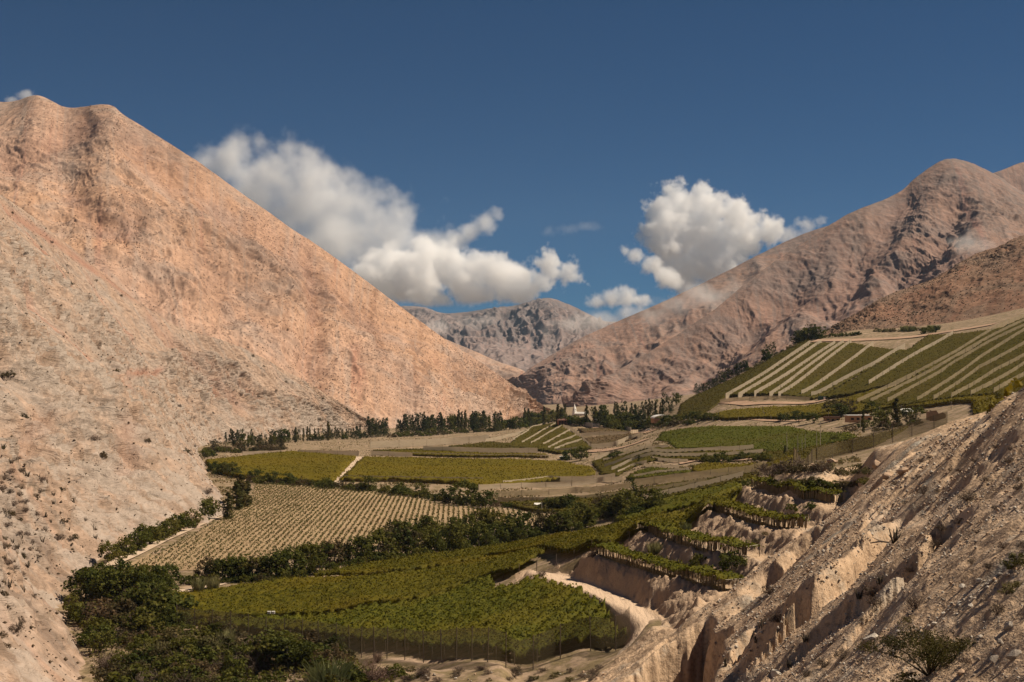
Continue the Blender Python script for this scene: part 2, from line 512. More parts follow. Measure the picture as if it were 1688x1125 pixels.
# ================================================================== MOUNTAIN MATERIALS
def rock_mat(name, base, alt, grey, dark, dot=0.0, dot_scale=0.16, patch=0.004, bump=1.0, fine=1.0, red=(0.36, 0.17, 0.12), crag=0.0, streak=3.2, dk=0.80, pale=None):
    s = NT(name)
    n1 = s.noise(patch, 5, 0.6)
    n2 = s.noise(patch * 3.7, 6, 0.62, dist=0.6)
    n3 = s.noise(0.055 * fine, 4, 0.62)
    cv = s.n.new("ShaderNodeCombineXYZ"); s.l.new(s.attr("al"), cv.inputs[0]); s.l.new(s.attr("tt"), cv.inputs[1])
    st = s.noise(1.0, 6, 0.62, vec=s.mapping(cv.outputs[0], (streak, streak * 0.28, 1)), dist=0.25)
    st2 = s.noise(1.0, 5, 0.6, vec=s.mapping(cv.outputs[0], (streak * 3.4, streak * 0.5, 1)), dist=0.3)
    c = s.mix(base, alt, s.ramp(n1, [(0.38, 0), (0.62, 1)]))
    c = s.mix(c, grey, s.math('MULTIPLY', s.ramp(n2, [(0.47, 0), (0.62, 1)]), 0.75))
    c = s.mix(c, red, s.math('MULTIPLY', s.ramp(st, [(0.58, 0), (0.68, 1)]), 0.6))
    c = s.mix(c, grey, s.math('MULTIPLY', s.ramp(st2, [(0.52, 0), (0.64, 1)]), 0.6))
    c = s.mix(c, s.mix(c, (0.72, 0.68, 0.66), 1.0, 'MULTIPLY'), s.ramp(st, [(0.34, 1), (0.46, 0)]))
    c = s.mix(c, s.mix(c, (dk, dk, dk), 1.0, 'MULTIPLY'), s.ramp(n3, [(0.40, 1), (0.56, 0)]))
    c = s.mix(c, [min(1, k * 1.35) for k in base], s.math('MULTIPLY', s.ramp(n3, [(0.56, 0), (0.72, 1)]), 0.55))
    if pale is not None:
        a0 = s.attr("crag")
        pk = s.ramp(s.noise(0.045, 6, .65, dist=0.8), [(0.46, 0), (0.54, 1)])
        c = s.mix(c, pale, s.math('MULTIPLY', s.math('MULTIPLY', a0, pk), 0.8))
        fis = s.noise(1.0, 5, .65, vec=s.mapping(s.pos(), (0.10, 0.10, 0.38), (0, math.radians(38), 0)), dist=1.2)
        c = s.mix(c, (0.20, 0.145, 0.10), s.math('MULTIPLY', s.math('MULTIPLY', a0, s.ramp(fis, [(0.33, 1), (0.43, 0)])), 0.75))
    if crag > 0:
        a = s.attr("crag")
        c = s.mix(c, dark, s.math('MULTIPLY', s.math('MULTIPLY', a, s.ramp(s.noise(0.03 * fine, 8, .7), [(0.36, 0), (0.58, 1)])), crag))
    if dot > 0:
        mask = s.ramp(s.noise(dot_scale * 0.16, 3, .5), [(0.34, 0.25), (0.60, 1)])
        v1 = s.voronoi(dot_scale)
        v2 = s.voronoi(dot_scale * 2.3)
        d = s.math('MAXIMUM', s.ramp(v1, [(0.20, 1), (0.34, 0)]), s.math('MULTIPLY', s.ramp(v2, [(0.20, 1), (0.36, 0)]), 0.7))
        c = s.mix(c, dark, s.math('MULTIPLY', s.math('MULTIPLY', d, mask), dot))
    c = s.mix(c, [k * .8 for k in red], s.math('MULTIPLY', s.attr('band'), s.ramp(n2, [(.35, .5), (.55, 1)])))
    s.color(c)
    b = s.bump(n3, 4.0 / fine * bump, 0.6)
    b = s.bump(n2, 8.0 * bump, 0.4, b)
    if pale is not None: s.bump(fis, 2.5, 0.8, b)
    return s.m

M_N1 = rock_mat("near_left_rock", (0.43, 0.305, 0.225), (0.40, 0.272, 0.192), (0.365, 0.30, 0.248), (0.085, 0.062, 0.04), dot=0.3, dot_scale=0.19, patch=0.009, bump=0.35, fine=4.5, red=(0.42, 0.21, 0.14), crag=0.2, dk=0.74, pale=(0.42, 0.345, 0.285))
M_M2 = rock_mat("big_left_rock", (0.44, 0.285, 0.205), (0.475, 0.29, 0.185), (0.375, 0.282, 0.225), (0.15, 0.095, 0.07), dot=0.75, dot_scale=0.15, patch=0.0035, bump=0.5, fine=1.7, red=(0.36, 0.17, 0.115), crag=0.45)
M_R1 = rock_mat("right_peak_rock", (0.285, 0.178, 0.138), (0.305, 0.19, 0.138), (0.225, 0.174, 0.152), (0.14, 0.115, 0.105), dot=0.4, dot_scale=0.085, patch=0.0022, bump=1.0, fine=1.0, red=(0.33, 0.165, 0.13), crag=0.5)
M_R2 = rock_mat("right_brown_rock", (0.285, 0.175, 0.11), (0.235, 0.12, 0.075), (0.24, 0.16, 0.11), (0.075, 0.05, 0.033), dot=0.85, dot_scale=0.16, patch=0.005, bump=0.5, fine=2.2, red=(0.27, 0.11, 0.065), crag=0.3)
M_R0 = rock_mat("far_rock", (0.265, 0.19, 0.165), (0.25, 0.19, 0.17), (0.215, 0.18, 0.17), (0.09, 0.085, 0.09), dot=0.0, patch=0.0013, bump=1.5, fine=0.35, red=(0.32, 0.2, 0.17), crag=0.6)

# ================================================================== MOUNTAINS
def cr(pts, n):
    """Catmull-Rom through pts, n samples"""
    p = np.asarray(pts, float)
    p = np.vstack([2 * p[0] - p[1], p, 2 * p[-1] - p[-2]])
    s = np.linspace(0, len(pts) - 1 - 1e-9, n)
    i = s.astype(int); t = (s - i)[:, None]
    a, b, c, d = p[i], p[i + 1], p[i + 2], p[i + 3]
    return 0.5 * (2 * b + (c - a) * t + (2 * a - 5 * b + 4 * c - d) * t ** 2 + (3 * b - a - 3 * c + d) * t ** 3)

def mountain(name, foot, ridge, ns, nt, mat, amp, scale, gully=0.0, gsc=6.0, crag=0.0, back=0.6, edge=0.0, seed=0, sag=0.10, craglow=0.35, lines=()):
    f, r = cr(foot, ns), cr(ridge, ns)
    nb = max(6, nt // 7)
    t = np.r_[np.linspace(-0.06, 1, nt), np.linspace(1, 1 + back, nb + 1)[1:]]
    T, S = np.meshgrid(t, np.linspace(0, 1, ns), indexing='ij')
    tt = np.clip(T, -0.06, 1)
    Pn = f[None] * (1 - tt[..., None]) + r[None] * tt[..., None]
    hgt = (r[:, 2] - f[:, 2])[None]
    Pn[..., 2] -= sag * hgt * np.sin(np.pi * np.clip(tt, 0, 1))
    over = np.clip(T - 1, 0, None)[..., None]
    dirh = (r - f); dirh[:, 2] = 0
    Pn = Pn + over * (dirh[None] * 1.3)
    Pn[..., 2] -= over[..., 0] * hgt * 1.1
    # local frame: outward direction
    ds = np.gradient(r + f, axis=0); ds /= np.linalg.norm(ds, axis=1)[:, None] + 1e-9
    up = (r - f); up /= np.linalg.norm(up, axis=1)[:, None] + 1e-9
    nrm = np.cross(ds, up); nrm /= np.linalg.norm(nrm, axis=1)[:, None] + 1e-9
    nrm *= np.sign(nrm[:, 2:3] + 1e-9)
    X, Y, Z = Pn[..., 0], Pn[..., 1], Pn[..., 2]
    # arc length along the foot for the gully pattern
    mid = 0.5 * (f + r); al = np.r_[0, np.cumsum(np.linalg.norm(np.diff(mid, axis=0), axis=1))]
    A = np.broadcast_to(al[None], T.shape)
    env = np.clip(np.sin(np.pi * np.clip(tt, 0, 1)), 0, 1) ** 0.6
    env = np.where(T > 1, 0.15, np.maximum(env, edge))
    fine = fbm(X / scale, Y / scale, Z / scale, octv=6, seed=seed, gain=0.52)
    wrp = fbm(X / (scale * 3), Y / (scale * 3), Z / (scale * 3), octv=3, seed=seed + 3)
    g = ridged(A / (scale * gsc) + 0.35 * wrp + 0.25 * fine, tt * 2.2 + 0.5 * wrp, octv=6, seed=seed + 9, gain=0.58)
    dsp = amp * (fine * 0.9 + 0.9 * wrp) + gully * g
    cm = np.zeros_like(T); band = np.zeros_like(T)
    pu, pv = UC + FPX * X / Y, VH - FPX * (Z - CAM_Z) / Y
    jx = 5 * fbm(X / 40, Y / 40, Z / 40, octv=3, seed=seed + 55)
    for pts, dep, wid, col in lines:          # ravines and rock bands, located by where they are seen
        d_, par_ = line_d(pu + jx, pv + jx, pts)
        d_ = d_ * Y / FPX
        fade = np.clip(np.minimum(par_ * 8, (1 - par_) * 8), 0, 1) * (T < 1)
        dsp = dsp - dep * fade * np.exp(-(d_ / wid) ** 2)
        band = np.maximum(band, col * fade * np.exp(-(d_ / (wid * .8)) ** 2))
    if crag > 0:
        cmn = fbm(X / (scale * 3.1), Y / (scale * 3.1), Z / (scale * 3.1), octv=4, seed=seed + 70)
        cm = sstep(0.02, 0.30, cmn + craglow * (tt - 0.6))
        rr = ridged(X / (scale * .45), Y / (scale * .45), Z / (scale * .45), octv=5, seed=seed + 77, gain=0.6)
        r2 = ridged((Z + 0.55 * X) / (scale * .22), Y / (scale * .8) + 0.4 * wrp, (X - Z) / (scale * .6), octv=4, seed=seed + 81, gain=0.6)
        dsp = dsp + crag * cm * (0.75 * rr + 0.55 * r2 + (0.30 * ridged(X / (scale * .26), Y / (scale * .26), Z / (scale * .20), octv=3, seed=seed + 91) if name == 'near_left_slope' else 0.0))
    Pn = Pn + nrm[None] * (dsp * env)[..., None]
    me = mesh_np(name, Pn.reshape(-1, 3), grid_faces(*T.shape), [mat], smooth=True)
    add_attr(me, "crag", cm.ravel()); add_attr(me, "band", band.ravel()); add_attr(me, "al", (A / 100.0).ravel()); add_attr(me, "tt", np.broadcast_to(tt, A.shape).ravel())
    link(name, me, kind="structure")
    return Pn[:nt]

# near left slope
n1_foot = [(-66,120,-10),(-72,200,-10),(-80,265,-9),(-112,352,-6),(-112,400,-4),(-104,511,-2),(-148,700,-2),(-189,865,-2),(-232,1060,-2),(-222,1190,-2),(-190,1330,-2),(-155,1440,-2),(-138,1480,-2)]
n1_ridge = [(-310,150,188),(-330,240,190),(-345,380,192),(-360,500,195),(-370,640,196),(-385,800,197),(-393,960,195),tuple(V(0,322,1100)),tuple(V(110,402,1190)),tuple(V(270,527,1290)),tuple(V(400,574,1350)),tuple(V(550,657,1430)),tuple(V(618,702,1480))]
N1V = mountain("near_left_slope", n1_foot, n1_ridge, 950, 330, M_N1, 4.2, 22, gully=4.0, gsc=2.4, crag=8.0, edge=0.24, seed=3, sag=0.0, craglow=-0.75, lines=[([(-10,328),(43,367),(96,402),(135,431),(178,459),(228,495),(275,520)],3.5,3.5,.75),([(228,495),(262,545),(320,600),(360,640),(410,690)],4.0,6.0,.45),([(190,628),(225,626),(262,612)],2.0,3.0,.9),([(208,690),(200,740),(210,790)],5.0,5.0,.3),([(20,760),(50,720),(80,690)],5.0,5.0,.3),([(300,560),(360,610),(430,660)],3.5,7.0,.2)])
# big mountain on the left
m2_foot = [(-520,1000,0),(-450,1040,0),(-400,1080,0),(-360,1130,0),(-330,1180,0),(-300,1230,0),(-270,1280,0),(-235,1330,0),(-205,1380,0),(-170,1440,0),(-130,1510,0),(-80,1600,0),(-30,1720,0),(15,1880,0),(45,2040,0)]
m2_ridge = [tuple(V(*q)) for q in ((-150,150,2110),(0,168,2050),(62,157,2030),(112,178,2010),(178,173,1990),(212,196,1980),(300,250,1970),(400,320,1960),(480,377,1955),(560,432,1950),(640,490,1950),(720,550,1960),(800,604,1980),(860,645,2000),(897,670,2045))]
M2V = mountain("left_mountain", m2_foot, m2_ridge, 900, 420, M_M2, 10.0, 70, gully=17.0, gsc=2.2, crag=6.0, edge=0.10, seed=11, sag=0.03, craglow=0.0, lines=[([(196,205),(249,271),(310,306),(422,374),(500,430),(590,505),(700,580)],17,24,.25),([(500,385),(518,455),(524,520),(512,580),(535,640)],13,15,.35),([(-20,285),(64,242),(117,217),(160,195)],15,22,.3),([(530,625),(515,660),(500,700)],9,10,.8),([(560,450),(640,530),(720,590),(790,640)],9,20,.1),([(100,300),(140,350),(180,380),(230,400)],9,18,.35),([(610,560),(650,610),(700,650)],7,16,.1),([(300,380),(360,470),(400,540)],10,30,.1)])
# right massif: front rib and the ridge behind it
r1_foot = [(95,2480,0),(130,2440,0),(220,2370,0),(300,2290,0),(380,2220,0),(450,2140,3),(530,2080,8),(600,2020,12),(660,1960,18),(720,1920,20),(800,1860,25),(900,1800,30),(1020,1750,30),(1200,1700,30)]
r1_ridge = [tuple(V(*q)) for q in ((930,675,2485),(1000,624,2560),(1080,576,2650),(1180,510,2750),(1240,460,2850),(1310,412,2950),(1400,355,3050),(1480,320,3150),(1512,293,3200),(1566,263,3250),(1630,283,3300),(1710,325,3300),(1800,300,3350),(1950,330,3300))]
mountain("right_mountain", r1_foot, r1_ridge, 760, 420, M_R1, 10.0, 120, gully=16.0, gsc=1.3, crag=13.0, edge=0.16, seed=23, sag=0.05, craglow=0.8, lines=[([(1510,300),(1470,360),(1420,420),(1370,480),(1345,530)],40,40,.15),([(1590,300),(1560,380),(1510,440),(1460,480)],35,38,.15),([(1420,370),(1360,420),(1290,480),(1200,560),(1110,640)],30,40,.1),([(1330,430),(1240,500),(1130,580),(1010,660)],28,40,.1)])
rb_foot = [tuple(V(838,640,3300)),tuple(V(868,660,3180)),(76,2990,0),(130,2920,0),(250,2880,0),(400,2860,0),(550,2850,0),(750,2800,0),(950,2800,40),(1200,2800,60),(1500,2900,80)]
rb_ridge = [tuple(V(*q)) for q in ((838,638,3300),(858,622,3340),(900,592,3420),(950,562,3500),(1000,538,3600),(1100,495,3750),(1200,447,3900),(1300,396,4050),(1370,371,4100),(1450,340,4150),(1620,330,4200))]
mountain("right_back_ridge", rb_foot, rb_ridge, 480, 260, M_R1, 16.0, 170, gully=26.0, gsc=1.0, crag=18.0, edge=0.06, seed=37, sag=0.03, craglow=0.1)
# brown hill above the vineyard slope
r2_foot = [pd(1340,1270,84),pd(1385,1275,88),pd(1430,1262,90),pd(1480,1250,93),pd(1540,1235,96),pd(1600,1215,99),pd(1688,1190,104),pd(1850,1170,112),pd(2050,1150,118)]
r2_ridge = [tuple(V(*q)) for q in ((1350,556,1300),(1395,530,1340),(1460,490,1380),(1540,460,1410),(1600,425,1440),(1645,408,1450),(1690,388,1460),(1850,330,1490),(2050,280,1510))]
R2V = mountain("brown_hill", r2_foot, r2_ridge, 420, 200, M_R2, 3.2, 26, gully=4.0, gsc=2.5, crag=4.0, edge=0.25, seed=41, sag=-0.05, craglow=0.7)
# far ranges
r3_ridge = [tuple(V(*q)) for q in ((1540,345,5200),(1600,300,5200),(1648,283,5200),(1700,266,5300),(1850,240,5400),(2050,260,5400))]
r3_foot = [(1300,4600,60),(1450,4600,60),(1600,4600,60),(1800,4600,60),(2100,4500,60),(2400,4500,60)]
mountain("far_right_mountain", r3_foot, r3_ridge, 160, 110, M_R1, 25, 220, gully=40, gsc=1.4, crag=20, edge=0.1, seed=51)
r0_ridge = [tuple(V(*q)) for q in ((560,580,8300),(640,515,8250),(690,507,8150),(735,518,8050),(790,512,7950),(850,506,7900),(903,494,7850),(945,506,7800),(1000,530,7850),(1060,522,7900),(1150,500,8000),(1250,480,8000))]
r0_foot = [(-900,6000,20),(-600,5900,20),(-450,5900,20),(-300,5850,20),(-150,5800,20),(0,5800,20),(150,5800,20),(300,5800,20),(500,5800,20),(700,5800,20),(1000,5800,20),(1300,5800,20)]
mountain("far_mountain", r0_foot, r0_ridge, 420, 220, M_R0, 45, 330, gully=110, gsc=1.1, crag=38, edge=0.10, seed=61, sag=0.06, craglow=0.5)
r9_ridge = [tuple(V(*q)) for q in ((560,470,5600),(640,515,5550),(700,545,5500),(760,570,5450),(820,596,5350),(862,612,5250),(905,645,5150))]
r9_foot = [(-900,4400,0),(-600,4400,0),(-420,4450,0),(-260,4500,0),(-120,4550,0),(20,4650,0),(150,4900,0)]
mountain("far_left_spur", r9_foot, r9_ridge, 220, 120, M_M2, 20, 200, gully=40, gsc=1.3, crag=10, edge=0.06, seed=71)

# ================================================================== GROUND MESHES
def ground_mat():
    s = NT("valley_earth")
    n = s.noise(0.03, 6, .6); n2 = s.noise(0.9, 6, .65); n3 = s.noise(0.25, 5, .6)
    c = s.mix((0.40, 0.285, 0.195), (0.30, 0.215, 0.145), s.ramp(n, [(0.4, 0), (0.62, 1)]))
    c = s.mix(c, (0.17, 0.130, 0.06), s.math('MULTIPLY', s.ramp(n3, [(0.42, 0), (0.56, 1)]), 0.8))
    c = s.mix(c, s.mix(c, (0.7, 0.7, 0.7), 1.0, 'MULTIPLY'), s.ramp(n2, [(0.38, 1), (0.55, 0)]))
    s.color(c); s.bump(n2, 0.25, 0.6)
    return s.m
M_GROUND = ground_mat()

def hill_mat():
    s = NT("hillside_earth")
    n = s.noise(0.045, 6, .6, dist=0.5); n1 = s.noise(0.16, 6, .65); n2 = s.noise(1.6, 5, .66); n3 = s.noise(6.0, 3, .6)
    rill = s.noise(1.0, 6, .62, vec=s.mapping(s.pos(), (0.55, 0.06, 0.12), (0, 0, math.radians(-42))))
    c = s.mix((0.57, 0.395, 0.25), (0.51, 0.37, 0.25), n)
    c = s.mix(c, (0.44, 0.375, 0.30), s.math('MULTIPLY', s.ramp(n1, [(0.54, 0), (0.66, 1)]), 0.75))     # grey gravel
    c = s.mix(c, (0.25, 0.25, 0.225), s.math('MULTIPLY', s.ramp(s.noise(0.07, 5, .6, dist=1.0), [(0.60, 0), (0.68, 1)]), 0.7))
    c = s.mix(c, s.mix(c, (0.8, 0.78, 0.76), 1.0, 'MULTIPLY'), s.ramp(rill, [(0.36, 1), (0.50, 0)]))  # rill shade painted in: stripes darkened in the colour
    c = s.mix(c, s.mix(c, (0.66, 0.64, 0.62), 1.0, 'MULTIPLY'), s.ramp(n2, [(0.36, 1), (0.54, 0)]))
    c = s.mix(c, (0.5, 0.42, 0.33), s.math('MULTIPLY', s.ramp(n3, [(0.58, 0), (0.72, 1)]), 0.5))
    pv = s.voronoi(5.5)
    c = s.mix(c, (0.52, 0.46, 0.39), s.math('MULTIPLY', s.math('MULTIPLY', s.ramp(pv, [(0.16, 1), (0.26, 0)]), s.ramp(n1, [(0.44, 0), (0.56, 1)])), 0.75))
    c = s.mix(c, (0.62, 0.46, 0.325), s.math('MULTIPLY', s.attr("road"), 0.92))
    bk = s.mix((0.42, 0.295, 0.20), (0.34, 0.24, 0.165), n2)
    c = s.mix(c, bk, s.math('MULTIPLY', s.attr("bank"), 0.7))
    s.color(c)
    b = s.bump(n3, 0.06, 0.7)
    b = s.bump(n2, 0.35, 0.75, b)
    b = s.bump(s.ramp(pv, [(0.0, 1), (0.3, 0)]), 0.06, 0.5, b)
    s.bump(rill, 0.7, 0.6, b)
    return s.m
M_HILL = hill_mat()

def polar(u0, u1, nu, d0, d1, nd):
    u = np.linspace(u0, u1, nu); D = np.exp(np.linspace(math.log(d0), math.log(d1), nd))
    DD, UU = np.meshgrid(D, u, indexing='ij')
    return (UU - UC) * DD / FPX, DD

X, Y = polar(-900, 2700, 560, 120, 3600, 520)
Zg = base_h(X, Y) + 0.25 * fbm(X / 14, Y / 14, octv=3, seed=50) * sstep(150, 300, Y)
Zg = Zg - 2.5 * sstep(3.0, 9.0, poly_sd(X, Y, HPOLY)) - 20 * sstep(9.0, 16.0, poly_sd(X, Y, HPOLY))
Zg = np.where(Y > 3000, np.minimum(Zg, 5), Zg)
me = mesh_np("valley_floor", np.stack([X, Y, Zg], -1).reshape(-1, 3), grid_faces(*X.shape), [M_GROUND], smooth=True)
link("valley_floor", me, kind="structure")
# the same floor reaching the horizon under the mountains
gx = np.array([[-14000, 14000], [-14000, 14000]]); gy = np.array([[-2000, -2000], [12000, 12000]])
me = mesh_np("plain", np.stack([gx, gy, np.full(gx.shape, -11.0)], -1).reshape(-1, 3).astype(float), grid_faces(2, 2), [M_GROUND])
link("plain", me, kind="structure")

X, Y = polar(830, 2000, 560, 11, 150, 520)
X2, Y2 = polar(800, 1760, 620, 150, 332, 330)
def hill_mesh(name, X, Y):
    z0 = base_h(X, Y)
    m = hill_mask(X, Y)
    h0 = z0 + 0.25 * fbm(X / 14, Y / 14, octv=3, seed=50) * sstep(150, 300, Y)
    d, bank, rm = detail_h(X, Y, z0)
    Z = h0 * (1 - m) + d * m
    sd = poly_sd(X, Y, HPOLY)
    Z = Z - 1.2 * sstep(0.5, -4.0, sd)
    keep = (sd > -4.5)
    f = grid_faces(*X.shape)
    f = f[keep.ravel()[f].all(1)]
    me = mesh_np(name, np.stack([X, Y, Z], -1).reshape(-1, 3), f, [M_HILL], smooth=True)
    add_attr(me, "bank", (bank * m).ravel()); add_attr(me, "road", (rm * m).ravel())
    return link(name, me, kind="structure")
hill_mesh("foreground_slope", X, Y)
hill_mesh("terraced_hillside", X2, Y2)
# ================================================================== AIR AND CLOUDS
HAZE = True
if HAZE:
    mb = MB(); mb.box((500, 4450, 544), (21000, 9200, 1114))
    hm = bpy.data.materials.new("haze_air"); hm.use_nodes = True
    ht = hm.node_tree; ht.nodes.clear()
    pv = ht.nodes.new("ShaderNodeVolumePrincipled"); ho = ht.nodes.new("ShaderNodeOutputMaterial")
    pv.inputs["Color"].default_value = (0.50, 0.74, 1.0, 1)
    pv.inputs["Density"].default_value = 1.8e-5
    pv.inputs["Anisotropy"].default_value = 0.0
    ht.links.new(pv.outputs[0], ho.inputs["Volume"])
    hz = link("haze", mb.mesh("haze", [hm]), kind="stuff")

def cloud_mat(name, dens, color=(1, 1, 1), aniso=0.0):
    m = bpy.data.materials.new(name); m.use_nodes = True
    t = m.node_tree; t.nodes.clear()
    p = t.nodes.new("ShaderNodeVolumePrincipled"); o = t.nodes.new("ShaderNodeOutputMaterial")
    p.inputs["Color"].default_value = (*color, 1)
    p.inputs["Density"].default_value = dens
    p.inputs["Anisotropy"].default_value = aniso
    t.links.new(p.outputs[0], o.inputs["Volume"])
    try: m.cycles.volume_step_rate = 1.0
    except Exception: pass
    return m

def cloud(name, blobs, D, mat, label, vox=14.0, amp=0.5, edge=0.25, nscale=1.0, depth=1.0, soft=0.35, seed=0.0, group=None, flat=None):
    """blobs (u, v, r px[, width factor]) at distance D -> one volume object of real size"""
    px = D / FPX
    C = []
    rr = random.Random(int(seed * 10) + 5)
    for b in blobs:
        u, v, r = b[:3]; w = b[3] if len(b) > 3 else 1.0
        p = V(u, v, D); p[1] += rr.uniform(-0.6, 0.6) * r * px * depth
        C.append((p, r * px, w))
    R = np.array([c[1] for c in C]); rm = R.mean()
    pts = np.array([c[0] for c in C])
    W = np.array([c[2] for c in C])
    lo = (pts - np.c_[R * W, R * depth, R]).min(0) - rm * 0.5; hi = (pts + np.c_[R * W, R * depth, R]).max(0) + rm * 0.5
    ctr = (lo + hi) / 2
    ng = bpy.data.node_groups.new(name + "_field", 'GeometryNodeTree')
    ng.interface.new_socket("Geometry", in_out='INPUT', socket_type='NodeSocketGeometry')
    ng.interface.new_socket("Geometry", in_out='OUTPUT', socket_type='NodeSocketGeometry')
    N, L = ng.nodes, ng.links
    go = N.new("NodeGroupOutput")
    pos = N.new("GeometryNodeInputPosition").outputs[0]
    def mt(op, a, b=0.0, c=0.0):
        n = N.new("ShaderNodeMath"); n.operation = op
        for k, val in enumerate((a, b, c)):
            if isinstance(val, bpy.types.NodeSocket): L.new(val, n.inputs[k])
            else: n.inputs[k].default_value = val
        return n.outputs[0]
    def vm(op, a, b=None, scale=None):
        n = N.new("ShaderNodeVectorMath"); n.operation = op
        L.new(a, n.inputs[0])
        if b is not None:
            if isinstance(b, bpy.types.NodeSocket): L.new(b, n.inputs[1])
            else: n.inputs[1].default_value = b
        return n.outputs["Value"] if op in ('LENGTH', 'DISTANCE') else n.outputs[0]
    f = None
    for (p, r, w) in C:
        q = vm('MULTIPLY', vm('SUBTRACT', pos, tuple(p - ctr)), (1 / w, 1 / depth, 1.0))
        d = mt('DIVIDE', mt('SUBTRACT', r, vm('LENGTH', q)), rm)
        f = d if f is None else mt('SMOOTH_MAX', f, d, 0.25)
    def noise(scale, detail, rough):
        n = N.new("ShaderNodeTexNoise"); n.noise_dimensions = '3D'
        sv = vm('ADD', vm('MULTIPLY', pos, (scale,) * 3), (seed, seed * 1.7, -seed))
        L.new(sv, n.inputs["Vector"]); n.inputs["Scale"].default_value = 1.0
        n.inputs["Detail"].default_value = detail; n.inputs["Roughness"].default_value = rough
        return n.outputs["Fac"] if "Fac" in n.outputs else n.outputs[0]
    def vor(scale):
        n = N.new("ShaderNodeTexVoronoi"); n.feature = 'SMOOTH_F1'
        n.inputs["Smoothness"].default_value = 0.35
        wn_ = N.new("ShaderNodeTexNoise"); L.new(vm('MULTIPLY', pos, (scale * 1.3,) * 3), wn_.inputs["Vector"]); wn_.inputs["Scale"].default_value = 1.0; wn_.inputs["Detail"].default_value = 2
        wv = vm('MULTIPLY', wn_.outputs["Color"], (0.5, 0.5, 0.5))
        sv = vm('ADD', vm('ADD', vm('MULTIPLY', pos, (scale,) * 3), (seed * 2.1, 3.3, seed)), wv)
        L.new(sv, n.inputs["Vector"]); n.inputs["Scale"].default_value = 1.0
        return n.outputs["Distance"]
    k = nscale / rm
    n1 = mt('SUBTRACT', noise(k * 0.9, 9, 0.62), 0.5)
    b1 = mt('SUBTRACT', 0.55, vor(k * 1.3))
    b2 = mt('SUBTRACT', 0.55, vor(k * 3.1))
    b3 = mt('SUBTRACT', 0.55, vor(k * 7.0))
    bil = mt('ADD', mt('ADD', mt('MULTIPLY', b1, 0.8), mt('MULTIPLY', b2, 0.6)), mt('MULTIPLY', b3, 0.42))
    nn = mt('ADD', mt('MULTIPLY', n1, 1.9 + soft * 2.6), mt('MULTIPLY', bil, 1.0 - soft))
    g = mt('ADD', f, mt('MULTIPLY', nn, amp))
    den = mt('MINIMUM', mt('MAXIMUM', mt('DIVIDE', g, edge), 0.0), 1.0)
    if flat is not None:      # a flat condensation level
        sep = N.new("ShaderNodeSeparateXYZ"); L.new(pos, sep.inputs[0])
        zb = V(0, flat, D)[2] - ctr[2]
        den = mt('MULTIPLY', den, mt('MINIMUM', mt('MAXIMUM', mt('DIVIDE', mt('ADD', mt('SUBTRACT', sep.outputs[2], zb), mt('MULTIPLY', n1, rm * 0.9)), rm * 0.35), 0.0), 1.0))
    vc = N.new("GeometryNodeVolumeCube")
    L.new(den, vc.inputs["Density"])
    mn, mx = lo - ctr, hi - ctr
    vc.inputs["Min"].default_value = tuple(mn); vc.inputs["Max"].default_value = tuple(mx)
    for ax, key in enumerate(("Resolution X", "Resolution Y", "Resolution Z")):
        vc.inputs[key].default_value = int(max(8, min(420, (mx[ax] - mn[ax]) / vox)))
    sm = N.new("GeometryNodeSetMaterial"); sm.inputs["Material"].default_value = mat
    L.new(vc.outputs[0], sm.inputs["Geometry"]); L.new(sm.outputs[0], go.inputs[0])
    me = bpy.data.volumes.new(name); me.materials.append(mat)
    o = link(name, me, loc=tuple(ctr), label=label, cat="cloud" if name == "cloud" else "mist", group=group)
    md = o.modifiers.new("field", 'NODES'); md.node_group = ng
    return o

M_CLOUD = cloud_mat("cloud_droplets", 0.016)
M_CLOUDS = cloud_mat("soft_cloud_droplets", 0.010)
M_THIN = cloud_mat("thin_cloud_droplets", 0.0045)
M_MIST = cloud_mat("mist_droplets", 0.05)
DC = 12000.0
cloud("cloud", [(330,285,40),(390,276,48),(455,290,58),(512,296,56),(562,328,56),(606,360,52),(480,350,75),(545,400,78),(646,392,50),(610,430,58),(665,352,26,1.6),(430,340,65),(690,405,44),(660,440,50),(400,320,50),(590,455,50),(705,440,40)], DC, M_CLOUDS,
      "broad soft grey cloud bank rising behind the big left mountain", vox=18, amp=0.95, edge=1.2, soft=0.8, seed=1.3, nscale=0.9, depth=0.7)
cloud("cloud", [(640,448,46),(690,462,46),(735,440,42),(770,462,42),(700,420,30),(815,455,36),(850,470,34),(790,488,28),(888,462,22),(903,440,24),(935,452,22),(610,455,30),(720,490,22,1.6),(850,492,16,1.8)], DC - 500, M_CLOUD,
      "puffy white cumulus low over the gap between the mountains", vox=11, amp=0.95, edge=0.3, soft=0.3, seed=4.7, nscale=1.0, depth=0.75, flat=505)
cloud("cloud", [(755,395,20,1.2),(775,382,20,1.3),(797,368,19,1.2),(815,356,14,1.2),(735,410,18)], DC - 300, M_CLOUDS,
      "white feather shaped cloud slanting up above the low cumulus", vox=9, amp=0.6, edge=0.8, soft=0.8, seed=2.2, nscale=0.8)
cloud("cloud", [(1112,322,22),(1088,348,27),(1132,350,36),(1180,350,30),(1208,358,32),(1102,390,44),(1160,392,48),(1222,392,38),(1265,386,26),(1128,440,40),(1185,440,40),(1160,325,18),(1240,365,22)], DC, M_CLOUD,
      "tall bright white cumulus rising behind the right mountain", vox=10, amp=1.0, edge=0.28, soft=0.25, seed=8.1, nscale=1.0, depth=0.75)
